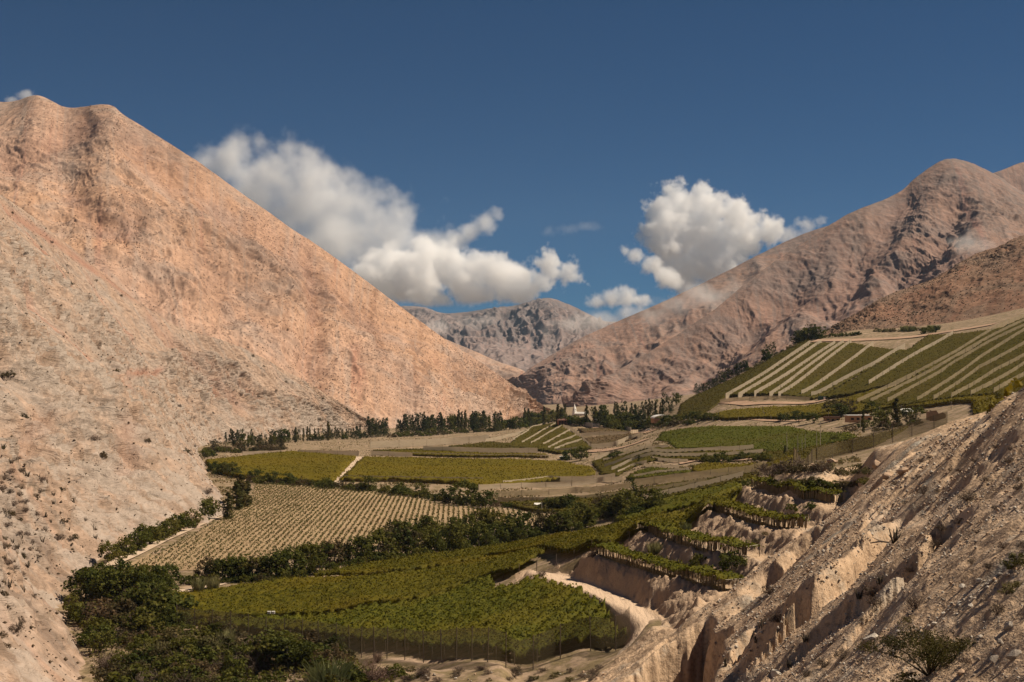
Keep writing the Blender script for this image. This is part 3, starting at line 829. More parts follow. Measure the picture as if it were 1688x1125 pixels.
cloud("cloud", [(1030,414,9),(1048,423,13,1.2),(1075,436,16,1.3),(1098,455,18,1.2),(1110,465,16)], DC - 900, M_CLOUD,
      "small ragged white cloud arm below the tall cumulus", vox=8, amp=0.8, edge=0.5, soft=0.5, seed=6.3, nscale=0.9)
cloud("cloud", [(1300,388,17,1.5),(1330,372,14,1.5),(1352,362,8,1.5)], DC - 600, M_CLOUDS,
      "ragged white cloud fringe touching the right mountain ridge", vox=8, amp=0.9, edge=0.7, soft=0.8, seed=9.9, nscale=0.9)
cloud("cloud", [(905,383,8,2.2),(935,379,11,2.4),(970,374,11,2.2)], DC - 800, M_THIN,
      "thin pinkish cloud streak alone in the blue sky", vox=9, amp=0.6, edge=1.4, soft=0.9, seed=3.4, nscale=0.5)
cloud("cloud", [(985,498,13,1.4),(1010,492,17),(1035,492,18),(1060,497,12,1.4),(1030,478,10)], DC - 1500, M_CLOUD,
      "small low cumulus just above the far mountain crest", vox=9, amp=0.8, edge=0.6, soft=0.4, seed=5.5, nscale=0.9)
cloud("cloud", [(44,160,12,1.3),(20,166,8,1.5),(62,168,8,1.3)], DC, M_CLOUDS,
      "tiny white cloud peeping over the top of the left mountain", vox=8, amp=0.7, edge=0.6, soft=0.5, seed=7.5, nscale=0.9)
cloud("mist_patch", [(1120,503,20,2.4),(1165,488,26,1.8),(1205,478,20,1.9),(1080,518,14,2.6)], 2900, M_MIST,
      "grey mist clinging to the middle of the right mountain", vox=4.0, amp=0.8, edge=1.6, soft=0.9, seed=2.9, nscale=0.5, depth=0.7)
cloud("mist_patch", [(930,538,14,3.0),(985,528,18,3.0),(1045,520,17,2.6),(780,532,12,3.0),(720,540,14,2.6)], 4700, M_MIST,
      "pale mist band lying in front of the far mountain", vox=9, amp=0.8, edge=1.6, soft=0.9, seed=4.2, nscale=0.5, depth=0.6)
cloud("mist_patch", [(1588,402,22,1.5),(1618,406,20,1.4),(1570,398,15,1.5)], 2100, M_MIST,
      "small mist puff behind the brown hill crest", vox=2.4, amp=0.8, edge=1.4, soft=0.8, seed=6.8, nscale=0.6, depth=0.7)
# ================================================================== FOLIAGE
def leaf_mat(name, c1, c2, trans=0.38, nscale=0.6, rand=0.25, patch=None):
    s = NT(name)
    s.bsdf.inputs["Roughness"].default_value = 0.75
    oi = s.n.new("ShaderNodeObjectInfo")
    n = s.noise(nscale, 3, .6)
    c = s.mix(c1, c2, s.ramp(n, [(0.36, 0), (0.64, 1)]))
    if patch:
        pc, psc = patch
        c = s.mix(c, pc, s.math('MULTIPLY', s.ramp(s.noise(psc, 4, .6), [(0.48, 0), (0.62, 1)]), 0.7))
    if rand > 0:
        hs = s.n.new("ShaderNodeHueSaturation")
        s.l.new(c, hs.inputs["Color"])
        s.l.new(s.math('ADD', s.math('MULTIPLY', oi.outputs["Random"], rand * 2), 1 - rand), hs.inputs["Value"])
        s.l.new(s.math('ADD', s.math('MULTIPLY', oi.outputs["Random"], -0.05), 0.525), hs.inputs["Hue"])
        c = hs.outputs[0]
    s.color(c)
    tr = s.n.new("ShaderNodeBsdfTranslucent"); s.l.new(c, tr.inputs[0])
    mx = s.n.new("ShaderNodeMixShader"); mx.inputs[0].default_value = trans
    s.l.new(s.bsdf.outputs[0], mx.inputs[1]); s.l.new(tr.outputs[0], mx.inputs[2]); s.l.new(mx.outputs[0], s.out.inputs[0])
    return s.m

M_LEAF_D = leaf_mat("dark_leaves", (0.056, 0.064, 0.010), (0.105, 0.106, 0.016))
M_LEAF_M = leaf_mat("mid_leaves", (0.072, 0.078, 0.012), (0.135, 0.128, 0.022))
M_LEAF_B = leaf_mat("brown_leaves", (0.060, 0.046, 0.020), (0.125, 0.092, 0.040))
M_LEAF_P = leaf_mat("pale_reed_leaves", (0.125, 0.135, 0.050), (0.24, 0.235, 0.10))
M_LEAF_PO = leaf_mat("poplar_leaves", (0.060, 0.060, 0.016), (0.13, 0.108, 0.03), nscale=0.35)
M_LEAF_C = leaf_mat("conifer_needles", (0.040, 0.048, 0.016), (0.075, 0.078, 0.024))
M_LEAF_O = leaf_mat("olive_shrub_leaves", (0.085, 0.075, 0.025), (0.15, 0.12, 0.045))
M_TWIG = flat_mat("dry_twigs", (0.145, 0.105, 0.080), 0.9, 0.35, 0.8)
M_TWIG_R = flat_mat("dry_reddish_twigs", (0.20, 0.13, 0.10), 0.9, 0.35, 0.8)
M_BARK = flat_mat("bark", (0.11, 0.085, 0.062), 0.9, 0.3, 2.0)
M_BARK_P = flat_mat("pale_bark", (0.40, 0.35, 0.28), 0.9, 0.25, 2.0)

def leaf_cards(ctr, size, rng, out=None, flat=0.0, aspect=1.0):
    """quads at centres; normals random, biased to 'out'"""
    n = len(ctr)
    d = rng.normal(size=(n, 3))
    if out is not None: d = d + out * 2.4
    d[:, 2] += flat
    d /= np.linalg.norm(d, axis=1)[:, None] + 1e-9
    a = np.cross(d, rng.normal(size=(n, 3))); a /= np.linalg.norm(a, axis=1)[:, None] + 1e-9
    b = np.cross(d, a)
    s = size * rng.uniform(0.6, 1.35, n)[:, None] * 0.5
    v = np.stack([ctr - a * s, ctr + b * s * 0.75 * aspect, ctr + a * s, ctr - b * s * 0.75 * aspect], 1)
    return v.reshape(-1, 3), np.arange(4 * n).reshape(-1, 4)

def crown_pts(kind, n, rng):
    """leaf centres for a crown of unit height, base at z=0"""
    if kind == "round":
        nc = 38
        d = rng.normal(size=(nc, 3)); d /= np.linalg.norm(d, axis=1)[:, None]
        r = rng.uniform(0.35, 1.0, nc) ** 0.6
        cc = d * r[:, None] * [0.42, 0.42, 0.42]; cc[:, 2] += 0.50
        cc *= rng.uniform(0.85, 1.15, (nc, 1)) ** [[1, 1, 0.6]]
        cr_ = rng.uniform(0.07, 0.15, nc)
    elif kind == "bush":
        nc = 26
        d = rng.normal(size=(nc, 3)); d[:, 2] = np.abs(d[:, 2]); d /= np.linalg.norm(d, axis=1)[:, None]
        cc = d * rng.uniform(0.3, 1.0, nc)[:, None] ** 0.6 * [0.72, 0.72, 0.72]; cc[:, 2] += 0.12
        cr_ = rng.uniform(0.12, 0.24, nc)
    elif kind == "poplar":
        nc = 34
        z = np.linspace(0.08, 0.97, nc); w = 0.085 * np.sin(np.pi * np.clip(z * 0.85 + 0.14, 0, 1)) ** 0.7 + 0.01
        t = rng.uniform(0, 6.28, nc)
        cc = np.stack([np.cos(t) * w * .6, np.sin(t) * w * .6, z], 1); cr_ = w * 0.75
    elif kind == "conifer":
        nc = 46
        z = rng.uniform(0.08, 0.98, nc) ; w = 0.24 * (1 - z) ** 0.8 + 0.02
        t = rng.uniform(0, 6.28, nc)
        cc = np.stack([np.cos(t) * w * .7, np.sin(t) * w * .7, z], 1); cr_ = w * 0.42 + 0.015
    elif kind == "ragged":
        nc = 30
        z = rng.uniform(0.15, 0.98, nc); w = 0.16 * rng.uniform(0.3, 1.2, nc)
        t = rng.uniform(0, 6.28, nc)
        cc = np.stack([np.cos(t) * w, np.sin(t) * w, z], 1); cr_ = rng.uniform(0.05, 0.10, nc)
    i = rng.integers(0, nc, n)
    dd = rng.normal(size=(n, 3)); dd /= np.linalg.norm(dd, axis=1)[:, None]
    rad = cr_[i] * rng.uniform(0.35, 1.0, n) ** 0.5
    p = cc[i] + dd * rad[:, None]
    p[:, 2] = np.abs(p[:, 2])
    return p, dd, cc

def trunk_mesh(name, cc, rng, mat, r0, top, limbs=6):
    mb = MB()
    k = 5
    zs = np.linspace(-0.06, top, k)
    mb.tube([(0.012 * math.sin(z * 9), 0.012 * math.cos(z * 7) - .012, z) for z in zs], list(np.linspace(r0, r0 * 0.35, k)), 6)
    for c in cc[rng.permutation(len(cc))[:limbs]]:
        z = min(top * 0.9, max(0.1, c[2] * 0.55))
        mb.tube([(0, 0, z), tuple(c * [0.5, 0.5, 1] * [1, 1, 0.5] + [0, 0, z * 0.5]), tuple(c)], [r0 * 0.5, r0 * 0.3, r0 * 0.12], 5)
    return mb.mesh(name, [mat], smooth=True)

def make_plant(kind, n, leaf, lm, tm, seed, r0=0.025, top=0.6):
    rng = np.random.default_rng(seed)
    p, dd, cc = crown_pts(kind, n, rng)
    v, f = leaf_cards(p, leaf, rng, dd)
    return mesh_np("crown", v, f, [lm]), trunk_mesh("trunk", cc, rng, tm, r0, top)

def twig_mesh(name, mat, seed, n=70, h=1.0, spread=0.8, rad=0.012, leafmat=None):
    rng = np.random.default_rng(seed); mb = MB()
    for i in range(n):
        t = rng.uniform(0, 6.28); e = rng.uniform(0.25, 1.0)
        d = np.array([math.cos(t) * spread * (1 - e * .5), math.sin(t) * spread * (1 - e * .5), h * e]) * rng.uniform(0.6, 1.05)
        m = d * 0.5 + rng.normal(size=3) * 0.07; m[2] = abs(m[2])
        mb.tube([(0, 0, 0), m, d], [rad, rad * .75, rad * .3], 3)
        for _ in range(2):
            q = d * rng.uniform(.5, .85); mb.tube([q, q + rng.normal(size=3) * 0.17 + [0, 0, .09]], [rad * .6, rad * .25], 3)
    return mb.mesh(name, [mat])

def reed_mesh(name, mat, seed, n=260):
    rng = np.random.default_rng(seed); vs, fs = [], []
    for i in range(n):
        t = rng.uniform(0, 6.28); r = rng.uniform(0, 0.38) ; b = np.array([math.cos(t) * r, math.sin(t) * r, 0])
        h = rng.uniform(0.5, 1.0); lean = np.array([math.cos(t), math.sin(t), 0]) * rng.uniform(0.0, 0.42) + rng.normal(size=3) * 0.05
        w = np.array([-math.sin(t + 1), math.cos(t + 1), 0]) * 0.018
        m = b + [0, 0, h * .6] + lean * .35; e = b + [0, 0, h] + lean
        k = len(vs); vs += [b - w, b + w, m + w * 1.2, m - w * 1.2, e + w * .2, e - w * .2]
        fs += [[k, k + 1, k + 2, k + 3], [k + 3, k + 2, k + 4, k + 5]]
    return mesh_np(name, np.array(vs), np.array(fs), [mat])

PL = {}
for k in range(4): PL["round", k] = make_plant("round", 950, 0.075, M_LEAF_D, M_BARK, 100 + k)
for k in range(3): PL["roundm", k] = make_plant("round", 950, 0.075, M_LEAF_M, M_BARK, 120 + k)
for k in range(2): PL["roundb", k] = make_plant("round", 800, 0.07, M_LEAF_B, M_BARK, 130 + k)
for k in range(4): PL["bush", k] = make_plant("bush", 900, 0.115, M_LEAF_D, M_BARK, 140 + k, 0.03, 0.4)
for k in range(4): PL["bushm", k] = make_plant("bush", 900, 0.115, M_LEAF_M, M_BARK, 150 + k, 0.03, 0.4)
for k in range(3): PL["bushb", k] = make_plant("bush", 800, 0.10, M_LEAF_B, M_BARK, 160 + k, 0.03, 0.4)
for k in range(3): PL["busho", k] = make_plant("bush", 700, 0.10, M_LEAF_O, M_BARK, 165 + k, 0.03, 0.4)
for k in range(3): PL["poplar", k] = make_plant("poplar", 900, 0.05, M_LEAF_PO, M_BARK, 170 + k, 0.012, 0.9)
for k in range(3): PL["conifer", k] = make_plant("conifer", 700, 0.055, M_LEAF_C, M_BARK, 180 + k, 0.014, 0.95)
for k in range(3): PL["ragged", k] = make_plant("ragged", 520, 0.06, M_LEAF_C, M_BARK, 190 + k, 0.014, 0.9)
for k in range(3): PL["twig", k] = (twig_mesh("branches", M_TWIG, 200 + k), None)
for k in range(2): PL["twigr", k] = (twig_mesh("branches", M_TWIG_R, 210 + k), None)
for k in range(3): PL["reed", k] = (reed_mesh("leaves", M_LEAF_P, 220 + k), None)
NAMEOF = dict(round="tree", roundm="tree", roundb="tree", bush="bush", bushm="bush", bushb="bush", busho="shrub", poplar="poplar_tree", conifer="conifer_tree", ragged="slender_tree", twig="dry_shrub", twigr="dry_shrub", reed="reed_clump")
CATOF = dict(tree="tree", bush="bush", shrub="shrub", poplar_tree="poplar", conifer_tree="conifer", slender_tree="tree", dry_shrub="dry shrub", reed_clump="reeds")
PR = random.Random(99)
_made = {}
def plant(kind, p, h, label, group=None, wide=1.0, k=None, name=None, lean=0.0):
    """one plant of height h standing at p; copies share mesh data"""
    nk = max(q[1] for q in PL if q[0] == kind) + 1
    k = PR.randrange(nk) if k is None else k
    nm = name or NAMEOF[kind]
    crown, trunk = PL[kind, k]
    rz = PR.uniform(0, 6.28)
    if trunk is None:
        o = link(nm, crown, loc=tuple(p), label=label, cat=CATOF.get(nm, nm.replace("_", " ")), group=group)
        o.rotation_euler = (lean, 0, rz); o.scale = (h * wide, h * wide, h)
        return o
    o = empty(nm, tuple(p), label, CATOF.get(nm, nm.replace("_", " ")), group, rz)
    o.rotation_euler[0] = lean
    if (kind, k) not in _made:
        a = link("crown", crown, o); b = link("trunk", trunk, o); _made[kind, k] = (a, b)
    else:
        for src in _made[kind, k]:
            c = src.copy(); COL.objects.link(c); c.parent = o
    o.scale = (h * wide, h * wide, h)
    return o

def pxm(D): return FPX / D

# ================================================================== VINEYARD FIELDS
def field_mat(name, c1, c2, c3, sc1=0.5, sc3=0.03, rows=None):
    m = leaf_mat(name, c1, c2, trans=0.3, nscale=sc1, rand=0.0, patch=(c3, sc3))
    return m
M_VINE = field_mat("vine_leaves", (0.075, 0.070, 0.004), (0.138, 0.115, 0.006), (0.155, 0.115, 0.007), 0.55, 0.045)
M_VINE_G = field_mat("green_vine_leaves", (0.064, 0.070, 0.004), (0.122, 0.114, 0.006), (0.13, 0.108, 0.007), 0.7, 0.06)
M_VINE_Y = field_mat("yellow_green_vine_leaves", (0.130, 0.102, 0.005), (0.165, 0.125, 0.007), (0.178, 0.128, 0.008), 0.25, 0.012)
M_VINE_O = field_mat("olive_vine_leaves", (0.076, 0.062, 0.005), (0.112, 0.088, 0.007), (0.104, 0.076, 0.011), 0.25, 0.02)
M_GRASS = field_mat("alfalfa", (0.082, 0.090, 0.004), (0.108, 0.108, 0.006), (0.115, 0.095, 0.010), 0.3, 0.010)
M_ROWLEAF = field_mat("row_vine_leaves", (0.075, 0.075, 0.022), (0.13, 0.115, 0.034), (0.11, 0.09, 0.03), 0.8, 0.05)
M_BROWNFIELD = field_mat("brown_vine_leaves", (0.14, 0.095, 0.045), (0.19, 0.125, 0.06), (0.12, 0.095, 0.03), 0.3, 0.03)
M_FRINGE = flat_mat("dry_vine_fringe", (0.20, 0.150, 0.085), 0.95, 0.4, 2.5)
M_POST = flat_mat("grey_wood_post", (0.13, 0.10, 0.075), 0.9, 0.3, 3.0)
M_POST_L = flat_mat("pale_post", (0.36, 0.32, 0.26), 0.9, 0.2, 3.0)

def plan_poly(px, h=0.0):
    return np.array([P(u, v, h)[:2] for u, v in px])

def in_poly_pts(poly, n, rng):
    lo, hi = poly.min(0), poly.max(0)
    q = rng.uniform(lo, hi, (n, 2))
    return q[poly_sd(q[:, 0], q[:, 1], poly) > 0.1]

def gz(x, y):
    """ground under crops (coarse hillside included)"""
    return ground_z(x, y) if (np.any(y < 345) and np.any(x > -8)) else base_h(x, y)

def canopy(name, poly, h, sp, mat, label, cat, cards=0.0, csize=0.5, amp=0.3, skirt=0.8, rowdir=None, rowsp=3.0, rowamp=0.0, kind=None, seed=0, holes=0.0, parent=None, group=None, mask=None):
    """a trellised crop roof over the plan polygon"""
    rng = np.random.default_rng(500 + seed)
    lo, hi = poly.min(0) - sp, poly.max(0) + sp
    nx, ny = int((hi[0] - lo[0]) / sp) + 2, int((hi[1] - lo[1]) / sp) + 2
    xx, yy = np.meshgrid(lo[0] + np.arange(nx) * sp, lo[1] + np.arange(ny) * sp, indexing='ij')
    sd = poly_sd(xx, yy, poly) + 0.4 * sp * vnoise(xx / sp * .6, yy / sp * .6, seed=seed)
    keep = sd > 0
    zz = np.full(xx.shape, -50.0)
    xx = xx + rng.uniform(-.25, .25, xx.shape) * sp; yy = yy + rng.uniform(-.25, .25, yy.shape) * sp
    kk = sd > -2 * sp
    zz[kk] = gz(xx[kk], yy[kk])
    bump = amp * (0.6 * vnoise(xx / (sp * 1.6), yy / (sp * 1.6), seed=seed + 1) + 0.6 * rng.uniform(-1, 1, xx.shape))
    if rowdir is not None and rowamp > 0:
        q = xx * -rowdir[1] + yy * rowdir[0]
        bump = bump + rowamp * np.cos(2 * np.pi * q / rowsp)
    top = zz + h + bump
    idx = np.arange(nx * ny).reshape(nx, ny)
    f = np.stack([idx[:-1, :-1], idx[1:, :-1], idx[1:, 1:], idx[:-1, 1:]], -1).reshape(-1, 4)
    f = f[keep.ravel()[f].all(1)]
    if holes > 0: f = f[rng.uniform(0, 1, len(f)) > holes]
    verts = np.stack([xx, yy, top], -1).reshape(-1, 3)
    # skirt
    e = np.concatenate([f[:, [0, 1]], f[:, [1, 2]], f[:, [2, 3]], f[:, [3, 0]]])
    key = np.sort(e, 1); _, inv, cnt = np.unique(key, axis=0, return_inverse=True, return_counts=True)
    be = e[cnt[inv.ravel()] == 1]
    low = verts.copy(); low[:, 2] -= skirt * (0.7 + 0.5 * rng.uniform(0, 1, len(low)))
    nv = len(verts)
    sk = np.stack([be[:, 1], be[:, 0], be[:, 0] + nv, be[:, 1] + nv], -1)
    allv, allf = np.vstack([verts, low]), np.vstack([f, sk])
    if cards > 0:
        area = abs(0.5 * np.sum(poly[:, 0] * np.roll(poly[:, 1], -1) - np.roll(poly[:, 0], -1) * poly[:, 1]))
        box = np.prod(hi - lo)
        q = in_poly_pts(poly, int(cards * box), rng)
        if rowdir is not None and rowamp > 0:
            rq = q[:, 0] * -rowdir[1] + q[:, 1] * rowdir[0]
            q = q[rng.uniform(0, 1, len(q)) < 0.45 + 0.55 * (0.5 + 0.5 * np.cos(2 * np.pi * rq / rowsp))]
        zq = gz(q[:, 0], q[:, 1]) + h + rng.uniform(-0.15, amp * 1.4, len(q)) + 0.1
        v2, f2 = leaf_cards(np.c_[q, zq], csize, rng, None, flat=0.9)
        f2 = f2 + len(allv); allv = np.vstack([allv, v2]); allf = np.vstack([allf, f2])
    used = np.zeros(len(allv), bool); used[allf.ravel()] = True
    mp = np.cumsum(used) - 1
    me = mesh_np(name, allv[used], mp[allf], [mat], smooth=False)
    return link(name, me, parent=parent, label=label, cat=cat, kind=kind, group=group)

# near vineyard (overhead trellis) in three parts divided by narrow gaps
nv_front = plan_poly([(288,1022),(440,1014),(560,1008),(680,990),(770,962),(808,948),(818,966),(846,962),(884,948),(905,955),(960,970),(998,990),(1036,1034),(985,1048),(920,1060),(830,1070),(700,1062),(600,1050),(480,1036),(300,1022)], 2.2)
nv_mid = plan_poly([(283,976),(400,962),(470,953),(520,951),(600,949),(690,940),(800,918),(880,903),(900,906),(860,926),(845,936),(806,944),(770,957),(680,985),(560,1004),(440,1010),(286,1016)], 2.2)
nv_back = plan_poly([(512,946),(600,930),(700,914),(830,896),(900,883),(1000,868),(1100,846),(1210,806),(1222,802),(1165,828),(1050,865),(985,890),(930,908),(884,899),(800,913),(690,935),(600,944)], 2.2)
t = empty("vineyard", (nv_front[:, 0].mean(), nv_front[:, 1].mean(), 0), "nearest green overhead vineyard inside the curve of the dirt road", "vineyard")
def child_canopy(t, *a, **k):
    o = canopy(*a, **k); o.parent = t; o.location = tuple(-np.array(t.location)); return o
child_canopy(t, "leaf_roof", nv_front, 2.2, 0.5, M_VINE_G, None, None, cards=6.5, csize=0.46, amp=0.30, skirt=0.8, rowdir=(0.42, 0.91), rowsp=2.9, rowamp=0.35, kind="stuff", seed=1, holes=0.06)
t2 = empty("vineyard", (nv_mid[:, 0].mean(), nv_mid[:, 1].mean(), 0), "middle strip of the near vineyard between two dark gaps", "vineyard")
child_canopy(t2, "leaf_roof", nv_mid, 2.2, 0.6, M_VINE, None, None, cards=4.5, csize=0.44, amp=0.24, skirt=0.8, rowdir=(0.42, 0.91), rowsp=2.9, rowamp=0.12, kind="stuff", seed=2, holes=0.05)
t3 = empty("vineyard", (nv_back[:, 0].mean(), nv_back[:, 1].mean(), 0), "long narrow vineyard strip climbing right above the dirt banks", "vineyard")
child_canopy(t3, "leaf_roof", nv_back, 2.2, 0.6, M_VINE, None, None, cards=4.5, csize=0.44, amp=0.24, skirt=0.8, kind="stuff", seed=3, holes=0.03)

def post_row(parent, pts, h, r, mat, name="post", sink=0.3):
    """single posts standing along plan points, all sharing one mesh"""
    me = post_row.cache.get((round(h, 2), r, mat.name))
    if me is None:
        me = MB().tube([(0, 0, -sink), (0, 0, h * .5), (0, 0, h)], [r, r * .95, r * .85], 6).mesh("post", [mat])
        post_row.cache[(round(h, 2), r, mat.name)] = me
    base = np.array(parent.location) if parent is not None else np.zeros(3)
    for p in pts:
        o = bpy.data.objects.new(name, me); COL.objects.link(o)
        o.parent = parent; o.location = tuple(np.array(p) - base)
        o.rotation_euler = (PR.uniform(-.03, .03), PR.uniform(-.03, .03), PR.uniform(0, 3))
post_row.cache = {}
def along(px, n=None, sp=None, h=0.0):
    """ground points evenly spaced along a pixel polyline"""
    q = np.array([P(u, v, h) for u, v in px])
    L = np.r_[0, np.cumsum(np.linalg.norm(np.diff(q[:, :2], axis=0), axis=1))]
    n = n or max(2, int(L[-1] / sp) + 1)
    s = np.linspace(0, L[-1], n)
    x, y = np.interp(s, L, q[:, 0]), np.interp(s, L, q[:, 1])
    return np.c_[x, y, gz(x, y)]
post_row(t3, along([(1216,818),(1165,842),(1100,863),(1050,882),(985,907),(930,926),(885,944)], sp=4.0), 2.3, 0.09, M_POST)
post_row(t, along([(1032,1052),(985,1066),(920,1080),(830,1092),(700,1086),(600,1074)], sp=4.0), 2.3, 0.09, M_POST)
post_row(t2, along([(806,960),(846,950),(885,940)], sp=4.0), 2.3, 0.09, M_POST)

# other fields
def field(px, h, sp, mat, label, cat, **k):
    poly = plan_poly(px, h)
    k.setdefault("cards", 0.5); k.setdefault("csize", 0.75)
    return canopy("vineyard" if cat == "vineyard" else "field", poly, h, sp, mat, label, cat, **k)
field([(338,758),(400,752),(430,748),(480,744),(588,752),(545,796),(520,792),(430,787),(385,782),(352,775)], 2.0, 1.3, M_VINE_Y, "yellow green vineyard left of the straight white track", "vineyard", amp=0.35, skirt=1.2, rowdir=(1.0, -0.1), rowsp=5.2, rowamp=0.3, seed=5)
field([(598,753),(700,755),(850,757),(930,760),(972,768),(984,778),(960,785),(905,789),(830,797),(790,801),(744,792),(640,788),(567,788),(552,797)], 2.0, 1.3, M_VINE_Y, "wide yellow green vineyard right of the straight white track", "vineyard", amp=0.35, skirt=1.2, rowdir=(1.0, -0.1), rowsp=5.2, rowamp=0.3, seed=6)
field([(1090,712),(1200,702),(1300,702),(1400,712),(1415,720),(1330,738),(1310,752),(1260,742),(1180,738),(1108,738),(1080,726)], 0.5, 1.5, M_GRASS, "dark green open field below the right hand houses", "field", amp=0.15, skirt=0.5, seed=7)
field([(1142,768),(1165,762),(1270,762),(1312,748),(1318,760),(1290,770),(1160,778),(1138,776)], 1.2, 1.0, M_VINE_Y, "small bright green plot beside the round shrubs", "field", amp=0.25, skirt=1.0, seed=8)
field([(1145,690),(1240,672),(1330,668),(1395,655),(1440,642),(1520,632),(1640,632),(1690,620),(1690,655),(1600,660),(1480,668),(1420,678),(1300,687),(1200,690)], 1.6, 1.5, M_VINE_Y, "long green vineyard along the foot of the right slope", "vineyard", amp=0.25, skirt=1.0, seed=9)
field([(1200,652),(1338,566),(1410,566),(1440,572),(1495,577),(1340,656)], 1.8, 1.1, M_VINE_O, "olive vineyard striped by pale nets high on the right slope", "vineyard", amp=0.3, skirt=1.0, rowdir=(1.0, 0.05), rowsp=5.0, rowamp=0.5, seed=10)
field([(1345,656),(1400,628),(1500,574),(1530,552),(1600,548),(1655,540),(1600,575),(1500,622),(1440,640),(1395,650)], 1.8, 1.1, M_VINE_O, "olive vineyard plot around the single long pale net", "vineyard", amp=0.3, skirt=1.0, rowdir=(1.0, 0.05), rowsp=5.0, rowamp=0.5, seed=11)
field([(1415,664),(1500,624),(1600,578),(1660,536),(1700,520),(1740,545),(1740,600),(1640,650),(1540,660)], 1.8, 1.1, M_VINE_O, "olive vineyard under the rows of brown nets at right edge", "vineyard", amp=0.3, skirt=1.0, rowdir=(1.0, 0.05), rowsp=5.0, rowamp=0.5, seed=12)
field([(842,730),(900,700),(930,705),(960,722),(975,738),(920,746),(895,742),(860,738),(815,732)], 1.4, 1.3, M_VINE_O, "terraced vineyard knoll below the red house", "vineyard", amp=0.3, skirt=1.0, rowdir=(0.8, 0.6), rowsp=7.0, rowamp=0.5, seed=13)
field([(962,722),(1040,715),(1058,718),(1010,732),(975,735)], 1.2, 1.3, M_BROWNFIELD, "brown vine plot framed by pale nets beside the knoll", "vineyard", amp=0.25, skirt=0.8, seed=14)
field([(950,706),(990,706),(1040,711),(1000,713),(965,715)], 1.2, 1.3, M_BROWNFIELD, "narrow brown plot just below the red house", "field", amp=0.2, skirt=0.8, seed=15)
field([(740,735),(806,728),(845,731),(860,740),(740,742)], 1.4, 1.3, M_VINE_O, "narrow olive plot left of the terraced knoll", "vineyard", amp=0.2, skirt=1.0, seed=16)
field([(640,742),(740,744),(900,748),(905,752),(740,750),(640,747)], 1.6, 1.3, M_VINE_Y, "thin green vine strip between the far low nets", "vineyard", amp=0.2, skirt=1.0, seed=17)
field([(1045,778),(1075,770),(1140,775),(1130,779),(1060,788),(1030,788)], 1.4, 1.0, M_VINE_G, "small curved green plot under the stepped nets", "vineyard", amp=0.3, skirt=1.0, seed=18)
field([(820,828),(900,824),(1000,812),(1100,797),(1240,775),(1270,768),(1225,793),(1160,805),(1060,826),(950,840),(880,840)], 1.2, 1.0, M_VINE_O, "striped vineyard band between the pale nets in the middle", "vineyard", amp=0.25, skirt=1.0, seed=19)
field([(1010,850),(1060,832),(1140,812),(1215,796),(1225,800),(1160,826),(1100,842),(1030,858)], 1.2, 0.8, M_VINE_G, "rough green vine patch behind the long climbing strip", "vineyard", amp=0.45, skirt=1.0, rowdir=(0.9, 0.4), rowsp=4.0, rowamp=0.4, seed=20)
field([(1120,668),(1150,650),(1200,628),(1255,600),(1290,580),(1330,560),(1337,566),(1195,655),(1185,665),(1150,688),(1115,690)], 0.8, 1.5, M_VINE_O, "weedy green bank along the outer edge of the right slope", "field", amp=0.4, skirt=0.8, seed=21)

field([(975,762),(1010,748),(1075,738),(1105,737),(1245,742),(1258,752),(1161,758),(1085,756),(1045,768),(1015,784),(990,782)], 1.0, 1.2, M_VINE_O, "olive vine steps between the stepped nets", "vineyard", amp=0.25, skirt=0.8, rowdir=(0.9, 0.4), rowsp=5.0, rowamp=0.4, seed=22)
field([(612,742),(744,738),(820,734),(850,740),(744,744),(640,747)], 1.0, 1.3, M_VINE_O, "olive strip below the broad pale net of the far valley floor", "field", amp=0.2, skirt=0.8, seed=23)
field([(1180,742),(1262,745),(1316,740),(1420,722),(1500,702),(1440,735),(1310,762),(1260,757)], 0.7, 1.2, M_VINE_O, "olive rough field seen through the tall net fence", "field", amp=0.3, skirt=0.6, seed=24)
# sparse young vineyard: every row is a thing
rows_poly = plan_poly([(205,936),(360,858),(414,818),(418,799),(500,800),(600,808),(700,824),(730,832),(850,842),(962,858),(870,872),(760,884),(640,900),(540,912),(430,925),(330,940),(250,945)], 0.0)
rng = np.random.default_rng(31)
dv = np.array([-0.04, 1.0]); dv /= np.linalg.norm(dv); nvv = np.array([dv[1], -dv[0]])
qn = rows_poly @ nvv
for i, c in enumerate(np.arange(qn.min() + 1.2, qn.max() - 1, 1.85)):
    t_ = np.arange(300, 780, 0.8)
    pt = c * nvv[None] + t_[:, None] * dv[None]
    pt = pt[poly_sd(pt[:, 0], pt[:, 1], rows_poly) > 0.5]
    if len(pt) < 8: continue
    pt = pt[rng.uniform(0, 1, len(pt)) > 0.15]
    ctr = np.repeat(pt, 3, 0) + rng.normal(size=(len(pt) * 3, 2)) * [0.22, 0.3]
    z = base_h(ctr[:, 0], ctr[:, 1]) + rng.uniform(0.25, 1.1, len(ctr))
    v, f = leaf_cards(np.c_[ctr, z], 0.5, rng, None, flat=0.3)
    mid = pt[len(pt) // 2]
    org = np.array([mid[0], mid[1], float(base_h(mid[0:1], mid[1:2])[0])])
    me = mesh_np("vine_hedge", v - org, f, [M_ROWLEAF])
    link("vine_hedge", me, loc=tuple(org), label="low vine row on bare tan soil in the sparse vineyard", cat="vine row", group="vine rows of the sparse tan vineyard")
def soil_mat(name, c1, c2):
    s = NT(name); n = s.noise(0.06, 5, .6); n2 = s.noise(1.5, 5, .7)
    c = s.mix(c1, c2, s.ramp(n, [(.4, 0), (.6, 1)])); c = s.mix(c, s.mix(c, (.7, .7, .7), 1.0, 'MULTIPLY'), s.ramp(n2, [(.35, 1), (.55, 0)]))
    s.color(c); s.bump(n2, 0.2, 0.6); return s.m
